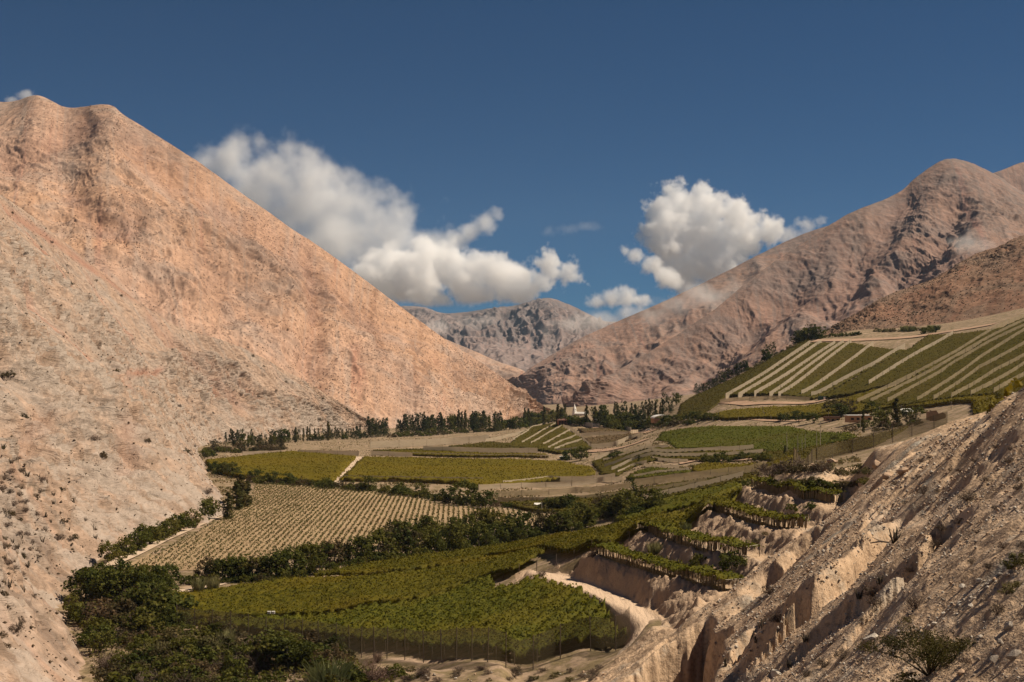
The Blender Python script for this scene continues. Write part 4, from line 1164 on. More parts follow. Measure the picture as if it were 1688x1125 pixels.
M_SOIL = soil_mat("vineyard_soil", (0.40, 0.285, 0.165), (0.34, 0.235, 0.135))
M_TRACK = soil_mat("track_dust", (0.60, 0.46, 0.34), (0.54, 0.41, 0.29))
def sheet(name, poly, sp, mat, lift=0.05, kind="structure"):
    lo, hi = poly.min(0), poly.max(0)
    nx, ny = int((hi[0] - lo[0]) / sp) + 2, int((hi[1] - lo[1]) / sp) + 2
    xx, yy = np.meshgrid(np.linspace(lo[0], hi[0], nx), np.linspace(lo[1], hi[1], ny), indexing='ij')
    k = poly_sd(xx, yy, poly) > -0.3 * sp
    zz = base_h(xx, yy) + 0.25 * fbm(xx / 14, yy / 14, octv=3, seed=50) * sstep(150, 300, yy) + lift
    idx = np.arange(nx * ny).reshape(nx, ny)
    f = np.stack([idx[:-1, :-1], idx[1:, :-1], idx[1:, 1:], idx[:-1, 1:]], -1).reshape(-1, 4)
    f = f[k.ravel()[f].all(1)]
    me = mesh_np(name, np.stack([xx, yy, zz], -1).reshape(-1, 3), f, [mat], smooth=True)
    return link(name, me, kind=kind)
sheet("vineyard_soil", rows_poly, 2.5, M_SOIL, 0.12)
def ribbon(name, px, w, mat, lift=0.15):
    q = along(px, sp=5.0)
    d = np.gradient(q[:, :2], axis=0); d /= np.linalg.norm(d, axis=1)[:, None]
    n = np.c_[-d[:, 1], d[:, 0]]
    a, b = q[:, :2] + n * w / 2, q[:, :2] - n * w / 2
    v = np.concatenate([np.c_[a, base_h(a[:, 0], a[:, 1]) + lift], np.c_[b, base_h(b[:, 0], b[:, 1]) + lift]])
    k = len(q); i = np.arange(k - 1)
    me = mesh_np(name, v, np.stack([i, i + 1, i + 1 + k, i + k], -1), [mat], smooth=True)
    return link(name, me, kind="structure")
ribbon("dirt_track", [(545,800),(570,774),(593,754)], 8.0, M_TRACK, 0.4)
ribbon("dirt_track", [(262,1006),(285,985),(300,975),(380,960)], 3.0, M_TRACK, 0.25)
ribbon("dirt_track", [(180,934),(265,893),(360,852)], 4.0, M_TRACK, 0.3)
# ================================================================== WINDBREAK NETS
def net_mat(name, c, alpha, weave=3.0):
    s = NT(name)
    n = s.noise(0.4, 4, .6); w = s.noise(1.0, 3, .6, stretch=(0.25, 0.25, 2.5))
    s.color(s.mix(s.mix(c, [k * 0.84 for k in c], n), [min(1, k * 1.12) for k in c], s.ramp(w, [(.4, 0), (.65, 1)])))
    s.bsdf.inputs["Alpha"].default_value = alpha
    tr = s.n.new("ShaderNodeBsdfTranslucent"); tr.inputs[0].default_value = (*[k * .8 for k in c], 1)
    tp = s.n.new("ShaderNodeBsdfTransparent")
    m1 = s.n.new("ShaderNodeMixShader"); m1.inputs[0].default_value = 0.3
    m2 = s.n.new("ShaderNodeMixShader"); m2.inputs[0].default_value = alpha
    s.bsdf.inputs["Alpha"].default_value = 1.0
    s.l.new(s.bsdf.outputs[0], m1.inputs[1]); s.l.new(tr.outputs[0], m1.inputs[2])
    s.l.new(tp.outputs[0], m2.inputs[1]); s.l.new(m1.outputs[0], m2.inputs[2]); s.l.new(m2.outputs[0], s.out.inputs[0])
    return s.m
M_NET = net_mat("pale_net", (0.52, 0.43, 0.31), 0.90)
M_NET_B = net_mat("brown_net", (0.40, 0.32, 0.20), 0.74)
M_NET_F = net_mat("fence_net", (0.20, 0.155, 0.085), 0.62)
M_NET_D = net_mat("dark_fence_net", (0.13, 0.105, 0.06), 0.50)

def net(px, h, mat, label, sp=14.0, pr=0.08, pmat=None, group="windbreak nets in the vineyards", name="windbreak_net", low=0.15, sag=0.25, cat="windbreak net", posts=True, seg=4.0, psp=None):
    q = along(px, sp=seg)
    if len(q) < 3: q = along(px, n=3)
    L = np.r_[0, np.cumsum(np.linalg.norm(np.diff(q[:, :2], axis=0), axis=1))]
    org = q[len(q) // 2].copy()
    t = empty(name, tuple(org), label, cat, group)
    n = len(q); rows = 4
    wob = 0.25 * vnoise(L * 0.21, L * 0, seed=len(COL.objects) % 97)
    sg = sag * np.abs(np.sin(np.pi * L / sp))
    d = np.gradient(q[:, :2], axis=0); d /= np.linalg.norm(d, axis=1)[:, None] + 1e-9
    nn = np.c_[-d[:, 1], d[:, 0]]
    v = []
    for r in range(rows):
        f_ = r / (rows - 1)
        z = q[:, 2] + low + (h - low - sg) * f_
        off = nn * (wob * math.sin(math.pi * f_))[:, None]
        v.append(np.c_[q[:, :2] + off, z])
    me = mesh_np("net_panel", np.concatenate(v) - org, grid_faces(rows, n), [mat], smooth=True)
    link("net_panel", me, parent=t)
    if posts:
        s = np.arange(0, L[-1] + 0.1, psp or sp)
        pp = np.c_[np.interp(s, L, q[:, 0]), np.interp(s, L, q[:, 1]), np.interp(s, L, q[:, 2])]
        post_row(t, pp, h + 0.15, pr, pmat or M_POST)
    return t

G_R = "nets on the right vineyard slope"
ords = ["first", "second", "third", "fourth", "fifth", "sixth", "seventh", "eighth", "ninth", "tenth"]
for i, px in enumerate([
        [(1196,660),(1336,570)], [(1217,659),(1354,569)], [(1243,656),(1377,571)], [(1268,658),(1320,620),(1391,569)], [(1283,658),(1404,568)],
        [(1321,655),(1380,617),(1440,572)], [(1337,658),(1400,627),(1440,607),(1492,576)]]):
    net(px, 4.6, M_NET, "pale net strip running up the right slope, %s from the left of seven" % ords[i], group=G_R)
net([(1432,639),(1490,602),(1572,555)], 4.6, M_NET, "long pale net standing alone in the plot right of the seven strips", group=G_R)
for i, px in enumerate([
        [(1413,669),(1490,632),(1577,586),(1648,543),(1700,522)], [(1435,669),(1521,626),(1600,580),(1700,530)], [(1463,669),(1568,608),(1630,571),(1710,535)],
        [(1512,668),(1614,598),(1700,545)], [(1539,666),(1614,614),(1667,586),(1720,555)], [(1568,663),(1639,620),(1720,575)],
        [(1600,660),(1700,600),(1740,580)], [(1638,657),(1700,620),(1760,590)]]):
    net(px, 4.2, M_NET_B, "brownish see-through net at the right edge of the slope, %s from the left" % ords[i], group=G_R)
net([(1187,665),(1230,661),(1335,661)], 2.6, M_NET_B, "low grey net along the lower edge of the striped vineyard", group=G_R)
G_K = "nets on the terraced knoll"
for i, px in enumerate([[(845,729),(871,714),(898,700)], [(860,734),(894,714),(916,702)], [(875,735),(904,718),(926,706)], [(895,737),(914,727),(940,713)], [(903,743),(924,732),(950,722)], [(914,745),(934,737),(960,729)], [(917,747),(960,743)]]):
    net(px, 3.0, M_NET, "short slanting net on the knoll below the red house, %s from the top" % ords[i], group=G_K)
net([(928,706),(942,710),(957,722),(974,739)], 3.0, M_NET, "net running down the crest of the knoll beside the brown plot", group=G_K)
net([(958,721),(994,718),(1041,717),(1052,714)], 3.0, M_NET, "pale net along the top of the brown plot", group=G_K)
net([(974,740),(994,739),(1014,736),(1039,726),(1060,721)], 3.4, M_NET, "pale bent net along the lower edge of the brown plot", group=G_K)
G_L = "nets on the far valley floor"
for px, h, lab in [
        ([(610,740),(744,733),(806,728)], 6.0, "broad pale net below the far tree line"),
        ([(800,730),(860,716),(872,712)], 3.4, "pale net joining the far broad net to the knoll"),
        ([(698,745),(744,746),(886,748)], 4.5, "pale net lying left of the knoll, upper of two"),
        ([(680,751),(744,753),(905,756)], 2.6, "low wavy net along the back of the wide green vineyard"),
        ([(612,751),(680,754)], 3.6, "short pale net just right of the white track's top"),
        ([(491,750),(592,752)], 3.8, "pale net along the back of the left green vineyard"),
        ([(400,750),(464,748)], 2.6, "faint low net beside the left tree group"),
        ([(567,793),(680,795),(796,797)], 3.2, "grey net along the near edge of the wide green vineyard")]:
    net(px, h * 0.9, M_NET, lab, group=G_L)
G_C = "nets on the stepped plots"
for px, h, lab in [
        ([(980,760),(1010,749),(1075,739)], 4.0, "uppermost net of the stepped plots beside the dirt cut"),
        ([(994,763),(1026,754),(1075,743),(1102,741)], 4.0, "second net of the stepped plots from the top"),
        ([(996,774),(1036,759),(1073,748),(1141,748),(1242,742)], 4.6, "long bent net crossing the stepped plots to the right"),
        ([(1008,779),(1045,762),(1081,753),(1135,756),(1161,756),(1258,750)], 4.6, "longest curved net of the stepped plots, just below the bent one"),
        ([(1018,783),(1047,769),(1066,765)], 3.6, "short steep net left of the small cypress"),
        ([(1073,757),(1134,763)], 3.0, "short net above the curved green plot"),
        ([(1061,770),(1119,773)], 3.0, "short net right beside the curved green plot"),
        ([(1044,792),(1081,785),(1136,780)], 4.2, "pale net under the curved green plot")]:
    net(px, h * 0.62, M_NET, lab, group=G_C)
G_B = "nets of the middle band"
for px, h, m, lab in [
        ([(829,803),(904,794),(1014,790)], 4.0, M_NET, "uppermost net of the middle band, along the wide green vineyard"),
        ([(789,809),(869,805),(994,795),(1026,794)], 3.6, M_NET, "second net of the middle band from the top"),
        ([(814,821),(951,813),(1039,805)], 3.6, M_NET_B, "third net of the middle band from the top"),
        ([(821,831),(944,827),(1044,818),(1166,799)], 3.6, M_NET_B, "fourth net of the middle band, behind the dark bushes"),
        ([(1061,829),(1167,806),(1226,792)], 4.2, M_NET, "pale net climbing right behind the forked tree"),
        ([(1028,836),(1050,832)], 3.0, M_NET, "short net end left of the forked tree"),
        ([(1100,845),(1121,840),(1165,824),(1218,807)], 2.0, M_NET, "low pale net just behind the climbing vineyard strip"),
        ([(1045,803),(1110,795),(1200,785),(1262,777)], 4.6, M_NET_B, "broad brownish net at the right end of the middle band"),
        ([(1103,800),(1202,789),(1255,784),(1290,778)], 3.6, M_NET_B, "lower brownish net running to the foreground bushes")]:
    net(px, h * 0.75, m, lab, group=G_B)

# fence with tall posts on the edge of the near slope
net([(1308,772),(1340,765),(1380,754),(1440,739),(1500,721),(1545,707),(1562,702)], 4.8, M_NET_F, "brown see-through net fence on dark posts above the near slope",
    sp=8.0, pr=0.11, group=None, name="net_fence", cat="net fence", seg=2.0, sag=0.12)
# net hanging along the front of the near vineyard
net([(292,1042),(380,1054),(480,1067),(560,1077),(640,1086),(720,1093),(830,1099),(920,1087),(985,1073),(1038,1056)], 5.8, M_NET_D, "dark see-through net fence along the front of the near vineyard",
    sp=5.2, pr=0.10, group=None, name="net_fence", cat="net fence", seg=1.4, sag=0.15, low=0.5)

# ================================================================== TERRACE VINES
def terrace(px, w, label, k):
    """narrow trellised strip; px = foot of its front edge"""
    q = along(px, sp=0.8)
    d = np.gradient(q[:, :2], axis=0); d /= np.linalg.norm(d, axis=1)[:, None]
    n = np.c_[-d[:, 1], d[:, 0]]
    if n[:, 0].mean() < 0: n = -n
    front, back = q[:, :2] + n * 0.4, q[:, :2] + n * (0.4 + w)
    org = q[len(q) // 2].copy()
    t = empty("terrace_vineyard", tuple(org), label, "terrace vineyard", "trellised vine strips on the dirt terraces")
    rng = np.random.default_rng(700 + k)
    # roof
    cols = 9
    xs = np.stack([front * (1 - f) + back * f for f in np.linspace(-0.06, 1, cols)], 1)
    zf = q[:, 2][:, None] + 2.0 + rng.uniform(-.22, .3, xs.shape[:2]) + 0.3 * vnoise(np.arange(len(q)) * .3, np.zeros(len(q)), seed=k)[:, None]
    v = np.c_[xs.reshape(-1, 2), zf.ravel()] - org
    f = grid_faces(len(q), cols)
    c = np.c_[xs.reshape(-1, 2), zf.ravel()] - org
    c = np.repeat(c, 3, 0) + rng.normal(size=(len(c) * 3, 3)) * [0.4, 0.4, 0.16]
    v2, f2 = leaf_cards(c, 0.5, rng, None, flat=0.8)
    me = mesh_np("leaf_roof", np.vstack([v, v2]), np.vstack([f, f2 + len(v)]), [M_VINE_G])
    link("leaf_roof", me, parent=t, kind="stuff")
    # dry fringe hanging on the front
    m = len(q) * 7
    i = rng.integers(0, len(q) - 1, m); fr = rng.uniform(0, 1, m)
    b = front[i] * (1 - fr[:, None]) + front[i + 1] * fr[:, None] + rng.normal(size=(m, 2)) * 0.12
    z0 = q[i, 2] + rng.uniform(0.0, 0.35, m); z1 = q[i, 2] + rng.uniform(1.5, 2.25, m)
    dd = d[i]; wd = rng.uniform(0.05, 0.16, m)[:, None]
    ln = rng.normal(size=(m, 2)) * 0.12
    v = np.stack([np.c_[b - dd * wd, z0], np.c_[b + dd * wd, z0], np.c_[b + dd * wd * .7 + ln, z1], np.c_[b - dd * wd * .7 + ln, z1]], 1).reshape(-1, 3) - org
    me = mesh_np("dry_fringe", v, np.arange(4 * m).reshape(-1, 4), [M_FRINGE])
    link("dry_fringe", me, parent=t, kind="stuff")
    post_row(t, np.c_[front[::5], q[::5, 2]], 2.2, 0.07, M_POST)
    post_row(t, np.c_[back[::5], q[::5, 2]], 2.1, 0.07, M_POST)
    # end beam
    e0, e1 = front[-1], back[-1]
    mb = MB().tube([np.r_[e0, q[-1, 2] + 2.0] - org, np.r_[e1, q[-1, 2] + 2.0] - org], 0.07, 6)
    link("end_beam", mb.mesh("end_beam", [M_POST_L]), parent=t)
terrace([(972,916),(1010,926),(1050,939),(1090,951),(1140,964),(1192,976)], 4.2, "lowest vine strip on the dirt terraces, right above the curved road", 1)
terrace([(1050,874),(1080,884),(1105,893),(1150,908),(1200,917),(1228,921)], 4.2, "second vine strip from the bottom of the dirt terraces, above two dark bushes", 2)
terrace([(1166,837),(1205,853),(1250,867),(1290,874),(1328,874)], 4.2, "third vine strip from the bottom of the dirt terraces", 3)
terrace([(1236,805),(1270,815),(1320,826),(1365,830),(1390,829)], 4.2, "topmost vine strip of the dirt terraces, below the scrub", 4)
# ================================================================== TREES BY PLACE
def tree_px(kind, u, v, hpx, label, group=None, wide=1.0, k=None, lift=0.0, name=None):
    p = P(u, v); h = hpx / pxm(p[1])
    p = p - [0, 0, 0.02 * h + lift]
    return plant(kind, p, h, label, group, wide, k, name)

def tree_row(kinds, px, n, hpx, label, group, jit=4.0, wide=(0.85, 1.2), labels=None):
    q = np.array(px, float); L = np.r_[0, np.cumsum(np.linalg.norm(np.diff(q, axis=0), axis=1))]
    for i in range(n):
        s = (i + PR.uniform(0.1, 0.9)) / n * L[-1]
        u, v = np.interp(s, L, q[:, 0]), np.interp(s, L, q[:, 1])
        k = PR.choice(kinds)
        hp = PR.uniform(*hpx)
        if k in ("bush", "bushm", "bushb", "busho"): hp *= 0.62
        lab = labels.get(k, label) if labels else label
        tree_px(k, u + PR.uniform(-jit, jit) * .5, v + PR.uniform(-jit, jit) * .4, hp, lab, group, PR.uniform(*wide))

# hedge row behind the near vineyard
LB = {"round": "dark green tree in the row behind the near vineyard", "roundm": "mid green tree in the row behind the near vineyard", "roundb": "brownish tree in the row behind the near vineyard",
      "bush": "dark bush in the row behind the near vineyard", "bushm": "mid green bush in the row behind the near vineyard", "bushb": "brown bush in the row behind the near vineyard"}
GB = "trees between the near vineyard and the sparse vineyard"
tree_row(["round", "round", "roundm", "roundb", "bush"], [(330,958),(400,957),(470,952),(520,938),(600,925),(680,914),(760,905),(830,895),(930,879),(985,868)], 48, (36,56), None, GB, 6, (0.9, 1.35), LB)
tree_row(["bush", "bushm", "bushm", "round"], [(300,964),(380,962),(470,957),(520,945),(600,931),(690,917),(830,899),(960,875)], 34, (26,38), None, GB, 5, (0.9, 1.3), LB)
tree_row(["round", "round", "roundm"], [(640,905),(700,899),(830,886)], 9, (44,58), None, GB, 4, (0.9, 1.2), LB)
tree_px("twigr", 469, 953, 32, "bare pinkish dry tree at the left end of the near vineyard", wide=0.6, name="dry_tree")
tree_px("bushb", 432, 962, 20, "rounded brown bush beside the pale reeds at the vineyard corner")
tree_px("reed", 352, 973, 24, "pale green reed clump at the corner of the near vineyard, right of two", "reeds at the vineyard corner")
tree_px("reed", 327, 975, 24, "pale green reed clump at the corner of the near vineyard, left of two", "reeds at the vineyard corner")
tree_px("reed", 497, 925, 16, "small pale reed clump among the dark hedge trees")
for u, v, h in [(645,905,48),(705,900,46),(765,897,44),(787,892,40)]:
    tree_px("ragged", u, v, h, "thin bare topped sapling sticking out of the hedge row", "saplings above the hedge row", 0.5)
# right part of the row, towards the net band
LB2 = {k: w.replace("in the row behind the near vineyard", "in the thicket left of the forked tree") for k, w in LB.items()}
tree_row(["bush", "round", "bushb", "bushm"], [(960,858),(1010,855),(1060,848),(1100,840)], 15, (26,44), None, "thicket left of the forked tree", 5, (1.0, 1.5), LB2)
tree_row(["roundm", "roundb"], [(990,855),(1045,850)], 4, (40,48), None, "thicket left of the forked tree", 4, (1.2, 1.5), {"roundm": "spreading mid green tree in the thicket left of the forked tree", "roundb": "spreading brown tree in the thicket left of the forked tree"})
# hedge between sparse vineyard and green field
LB3 = {k: w.replace("in the row behind the near vineyard", "in the hedge behind the sparse vineyard") for k, w in LB.items()}
tree_row(["bush", "bush", "bushb", "bushm"], [(408,796),(470,799),(560,806),(640,814),(700,822),(760,832),(815,836)], 34, (18,30), None, "hedge behind the sparse vineyard", 3, (1.0, 1.7), LB3)
for u, v, h, w in [(420,795,26,1.2),(449,798,26,1.2),(475,798,20,1.3),(608,810,28,1.2),(660,815,22,1.3),(695,818,26,1.2),(770,834,46,1.15),(740,830,34,1.2),(800,838,36,1.2)]:
    tree_px("round", u, v, h, LB3["round"], "hedge behind the sparse vineyard", w)
LB4 = {"bush": "dark bush at the left edge of the green field", "round": "dark tree at the left edge of the green field", "bushm": "mid green bush at the left edge of the green field"}
tree_row(["bush", "round", "bushm"], [(352,778),(372,784),(395,788)], 7, (22,34), None, "bushes at the left edge of the green field", 3, (1.0, 1.4), LB4)
# dark bushes round the white shed
LB5 = {"bush": "dark bush beside the white shed roof", "bushm": "green bush beside the white shed roof", "round": "dark tree beside the white shed roof"}
tree_row(["bush", "bush", "round"], [(895,842),(920,842),(945,840)], 7, (20,34), None, "bushes by the white shed", 3, (1.1, 1.5), LB5)
tree_row(["bush", "bushb"], [(820,836),(860,838),(890,840)], 8, (12,18), "low dark bush between the hedge and the white shed", "low bushes left of the white shed", 2)
# strip of trees under the near-left slope
LB6 = {"roundm": "grey green tree in the row under the near left slope", "busho": "olive bush in the row under the near left slope", "bushm": "mid green bush in the row under the near left slope"}
tree_row(["roundm", "bushm"], [(178,928),(230,906),(290,880),(352,852)], 18, (30,40), None, "tree row under the near left slope", 4, (1.1, 1.5), LB6)
# tall cypress-like group at the foot of the slope
for u, v, h, w, lab in [(376,856,46,2.0,"shorter brownish poplar at the left of the group at the slope foot"), (391,842,50,1.9,"tall dark poplar in the middle of the group at the slope foot"), (398,838,58,1.9,"tallest poplar of the group at the slope foot"), (407,836,44,1.9,"dark poplar at the right of the group at the slope foot")]:
    tree_px("poplar", u, v, h, lab, "poplars at the foot of the left slope", w)
# thicket filling the river bed
KL = {"bush": "dark green bush in the river bed thicket", "bushm": "mid green bush in the river bed thicket", "bushb": "brown bush in the river bed thicket", "busho": "olive bush in the river bed thicket", "round": "dark tree in the river bed thicket", "roundm": "mid green tree in the river bed thicket", "twig": "grey dry shrub in the river bed thicket", "twigr": "reddish dry shrub in the river bed thicket", "roundb": "brown tree in the river bed thicket"}
GT = "plants of the river bed thicket"
tree_row(["round", "roundm", "round"], [(135,985),(165,992),(205,990),(250,985),(275,975)], 13, (42,60), None, GT, 12, (1.0, 1.4), KL)
tree_row(["bush", "bushm", "round", "roundm"], [(140,960),(200,958),(280,968)], 10, (34,46), None, GT, 6, (1.0, 1.4), KL)
tree_row(["roundm", "bushm"], [(225,1012),(265,1010),(285,1000)], 6, (44,58), None, GT, 8, (1.0, 1.4), KL)
tree_row(["bushb", "bush", "busho", "bush", "twig"], [(165,1030),(220,1035),(290,1042)], 16, (30,44), None, GT, 12, (1.0, 1.5), KL)
tree_row(["bush", "bushb", "bushm", "bush"], [(170,1060),(240,1062),(320,1068),(380,1075)], 18, (28,44), None, GT, 12, (1.0, 1.5), KL)
tree_row(["busho", "bushb", "twig", "bushm", "bush"], [(165,1098),(240,1100),(330,1105),(420,1112)], 20, (28,44), None, GT, 12, (1.0, 1.5), KL)
tree_row(["busho", "bushm", "twig", "bushb"], [(200,1135),(300,1140),(420,1145),(560,1140)], 20, (30,46), None, GT, 10, (1.0, 1.5), KL)
tree_row(["bush", "round", "bushb", "bush"], [(390,1100),(440,1098),(500,1100),(540,1102)], 13, (44,66), None, GT, 10, (1.1, 1.5), KL)
tree_row(["bush", "bushb", "twigr", "bushm"], [(575,1125),(620,1122),(655,1118)], 9, (28,44), None, GT, 8, (1.0, 1.4), KL)
for u, v, h, w, lab in [(268,1090,34,1.4,"pale green reed clump in the middle of the thicket"), (545,1138,52,1.4,"big pale green reed clump at the bottom of the picture"), (372,1068,30,1.2,"bright green reed clump below the vineyard net"), (497,1078,18,1.2,"small pale reed clump by the net fence"), (350,1080,26,1.2,"green reed clump in the thicket near the net fence's left end")]:
    tree_px("reed", u, v, h, lab, None, w)
for u, v, h in [(252,1035,20),(232,1110,26),(335,1130,34),(455,1085,26),(300,1068,22),(610,1105,26),(622,1092,24)]:
    tree_px("twigr", u, v, h, KL["twigr"], GT, 0.9)
tree_px("bush", 205, 1145, 54, "large dark round bush at the bottom edge of the thicket", None, 1.5)
# extra bushes closing the thicket
for (u0, v0, u1, v1, n, hp) in ((115,970,290,1020,12,(38,58)), (135,1015,300,1050,13,(36,52)), (150,1045,400,1085,18,(32,48)), (160,1080,560,1130,24,(34,52)), (380,1075,560,1110,10,(38,58)), (170,1125,640,1150,14,(34,48))):
    for _ in range(n):
        k = PR.choice(["bush", "bushm", "bushm", "bushb", "busho", "bushb", "roundm", "twig"])
        u, v = PR.uniform(u0, u1), PR.uniform(v0, v1)
        if u < 100 + (v - 950) * .28: continue
        tree_px(k, u, v, PR.uniform(*hp) * (.9 if k != "twig" else .6), KL[k], GT, PR.uniform(1.0, 1.5))
rgc = np.random.default_rng(88)
UP = plan_poly([(112,965),(200,940),(280,955),(285,1020),(300,1050),(420,1066),(540,1080),(600,1100),(650,1125),(640,1160),(165,1160),(140,1060),(118,1000)], 0)
lo_, hi_ = UP.min(0), UP.max(0)
qq = rgc.uniform(lo_, hi_, (42000, 2)); qq = qq[poly_sd(qq[:, 0], qq[:, 1], UP) > 0]
qn_ = fbm(qq[:, 0] / 6, qq[:, 1] / 6, octv=3, seed=5)
zz_ = base_h(qq[:, 0], qq[:, 1]) + rgc.uniform(0, 1, len(qq)) ** 1.5 * (1.0 + 1.6 * np.clip(qn_ + .3, 0, 1))
v_, f_ = leaf_cards(np.c_[qq, zz_], 0.55, rgc, None, flat=.4)
link("undergrowth", mesh_np("undergrowth", v_, f_, [M_LEAF_O, M_LEAF_B, M_LEAF_M], midx=rgc.integers(0, 3, len(f_))), kind="stuff")
# far tree line along the valley
LF = {"conifer": "dark conifer in the far tree line under the left mountain", "poplar": "slim poplar in the far tree line under the left mountain", "ragged": "thin ragged tree in the far tree line under the left mountain", "round": "round dark tree in the far tree line under the left mountain",
      "bush": "low dark bush in the far tree line under the left mountain", "bushb": "low brown bush in the far tree line under the left mountain", "roundb": "brownish round tree in the far tree line under the left mountain", "roundm": "mid green round tree in the far tree line under the left mountain"}
GF = "far tree line under the left mountain"
tree_row(["conifer", "ragged", "poplar", "round"], [(372,736),(400,738),(440,738),(470,732)], 20, (20,32), None, GF, 3, (0.7, 1.0), LF)
tree_row(["bushb", "bush", "roundb"], [(345,744),(380,746),(430,746),(470,740)], 20, (14,22), None, GF, 3, (1.1, 1.6), LF)
tree_row(["bush", "round"], [(336,756),(350,752)], 5, (16,22), None, GF, 2, (1.1, 1.5), LF)
tree_row(["ragged", "poplar", "conifer"], [(445,736),(480,730),(520,726)], 13, (18,28), None, GF, 2, (0.8, 1.2), LF)
tree_row(["conifer", "conifer", "bush", "ragged"], [(515,727),(560,724),(600,722)], 22, (14,22), None, GF, 2, (0.7, 1.05), LF)
tree_px("poplar", 541, 727, 34, "lone tall dark poplar standing above the far tree line", None, 1.0)
tree_px("conifer", 588, 727, 26, "brownish conifer at the left end of the tallest tree group", None, 1.2)
tree_row(["conifer", "ragged", "conifer"], [(605,722),(640,720)], 12, (26,36), None, GF, 2, (0.7, 1.05), LF)
tree_row(["conifer", "conifer", "round", "ragged"], [(655,716),(700,715),(730,713)], 22, (22,37), None, GF, 3, (0.7, 1.15), LF)
tree_row(["bush", "bushb", "round"], [(645,721),(700,719),(760,714),(830,711)], 24, (10,16), None, GF, 2, (1.1, 1.6), LF)
tree_row(["conifer", "poplar", "round"], [(735,712),(780,710),(830,708)], 16, (24,34), None, GF, 3, (0.7, 1.0), LF)
for u, h in [(756,38),(761,34),(767,37)]: tree_px("poplar", u, 712, h, LF["poplar"], GF, 0.8)
for u, h in [(784,36),(797,37),(816,35)]: tree_px("conifer", u, 712, h, LF["conifer"], GF, 1.1)
tree_row(["round", "bush", "conifer"], [(820,711),(860,706),(895,700)], 18, (14,24), None, GF, 3, (1.1, 1.5), LF)
# trees round the village
LV = {k: w.replace("in the far tree line under the left mountain", "in the village grove round the church") for k, w in LF.items()}
GV = "village grove round the church"
tree_row(["round", "poplar", "roundm"], [(866,702),(890,700),(915,698),(935,696)], 14, (18,30), None, GV, 3, (1.0, 1.4), LV)
for u, h, w in [(865,32,.9),(872,30,.9),(897,34,1.0),(920,38,1.2),(925,32,1.0),(967,36,1.2),(981,34,1.2)]: tree_px("poplar", u, 703, h, LV["poplar"], GV, w)
tree_row(["round", "roundm", "bush"], [(935,700),(955,702),(975,703)], 12, (12,18), None, GV, 2, (1.1, 1.5), LV)
tree_px("round", 990, 700, 38, "tall broad dark tree right of the church", None, 1.0)
tree_row(["round", "roundm", "conifer", "conifer"], [(985,704),(1010,706),(1040,705),(1065,702)], 24, (22,32), None, GV, 4, (1.0, 1.4), LV)
tree_row(["conifer", "ragged", "poplar"], [(1010,698),(1050,694),(1085,688),(1110,680)], 20, (22,38), None, GV, 3, (0.65, 1.0), LV)
tree_row(["round", "roundm", "bush"], [(1000,708),(1030,710),(1060,706),(1085,700),(1110,698)], 16, (14,22), None, GV, 2, (1.1, 1.5), LV)
# edge of the right slope
GE = "trees along the outer edge of the right slope"
tree_px("round", 1115, 668, 22, "broad dark tree on the lower left edge of the right slope", None, 1.0)
tree_row(["ragged", "conifer"], [(1148,651),(1158,648),(1170,644)], 7, (15,21), "dark clustered tree on the edge of the right slope", GE, 2, (1.0, 1.3))
tree_row(["ragged", "conifer", "ragged"], [(1172,642),(1190,634),(1212,622),(1235,610)], 17, (14,22), "ragged dark tree on the edge of the right slope", GE, 2, (0.9, 1.2))
tree_row(["round", "ragged"], [(1258,598),(1268,592)], 4, (20,26), "broad dark tree halfway up the edge of the right slope", GE, 2)
tree_px("ragged", 1276, 588, 24, "tall thin tree halfway up the edge of the right slope", None, 0.9)
tree_row(["bush", "busho"], [(1225,615),(1250,605),(1285,582),(1315,572)], 10, (10,16), "low bush on the edge of the right slope", GE, 2, (1.2, 1.6))
tree_row(["round", "conifer", "ragged"], [(1312,568),(1330,562),(1350,558)], 13, (20,28), "dark tree in the grove at the top of the right slope", "grove at the top of the right slope", 3, (1.1, 1.5))
tree_row(["bush", "bushm", "busho"], [(1345,560),(1370,556),(1420,552)], 10, (9,14), "green bush on the rim above the striped vineyard", "bushes on the rim of the right slope", 2, (1.2, 1.6))
tree_row(["reed", "busho"], [(1445,548),(1480,547),(1515,546),(1545,545)], 15, (9,14), "pale tall tuft on the rim below the brown hill", "pale tufts below the brown hill", 1.5, (1.0, 1.5))
tree_px("bush", 1530, 550, 15, "dark round bush alone on the rim below the brown hill", None, 1.3)
# trees by the right hand houses
GH = "trees round the houses on the right terrace"
for k, u, v, h, w, lab in [
        ("bush", 1296, 694, 14, 1.3, "low dark bush left of the small palm"), ("round", 1316, 696, 20, 1.3, "dark broad tree left of the low shed"), ("round", 1340, 698, 20, 1.4, "dark broad tree just left of the flat roofed house"),
        ("roundb", 1372, 682, 24, 1.4, "grey brown tree behind the low shed"), ("round", 1385, 688, 24, 1.3, "dark tree behind the flat roofed house"), ("roundb", 1398, 684, 26, 1.3, "brown bare tree above the flat roofed house"),
        ("round", 1437, 684, 22, 1.3, "round dark tree right of the flat roofed house"), ("round", 1450, 702, 24, 1.4, "dark tree before the flat roofed house's right end"), ("roundm", 1462, 700, 26, 1.2, "mid green tree beside the tall dark poplar"),
        ("round", 1494, 690, 18, 1.4, "dark tree by the white roofed hut"), ("bush", 1515, 684, 14, 1.4, "dark bush right of the white roofed hut"), ("bush", 1428, 706, 14, 1.4, "dark bush below the flat roofed house"), ("bushb", 1400, 712, 12, 1.5, "brown bush at the field edge below the house"), ("bush", 1376, 726, 9, 1.5, "small dark bush in the field above the net fence")]:
    tree_px(k, u, v, h * 1.15, lab, GH, w)
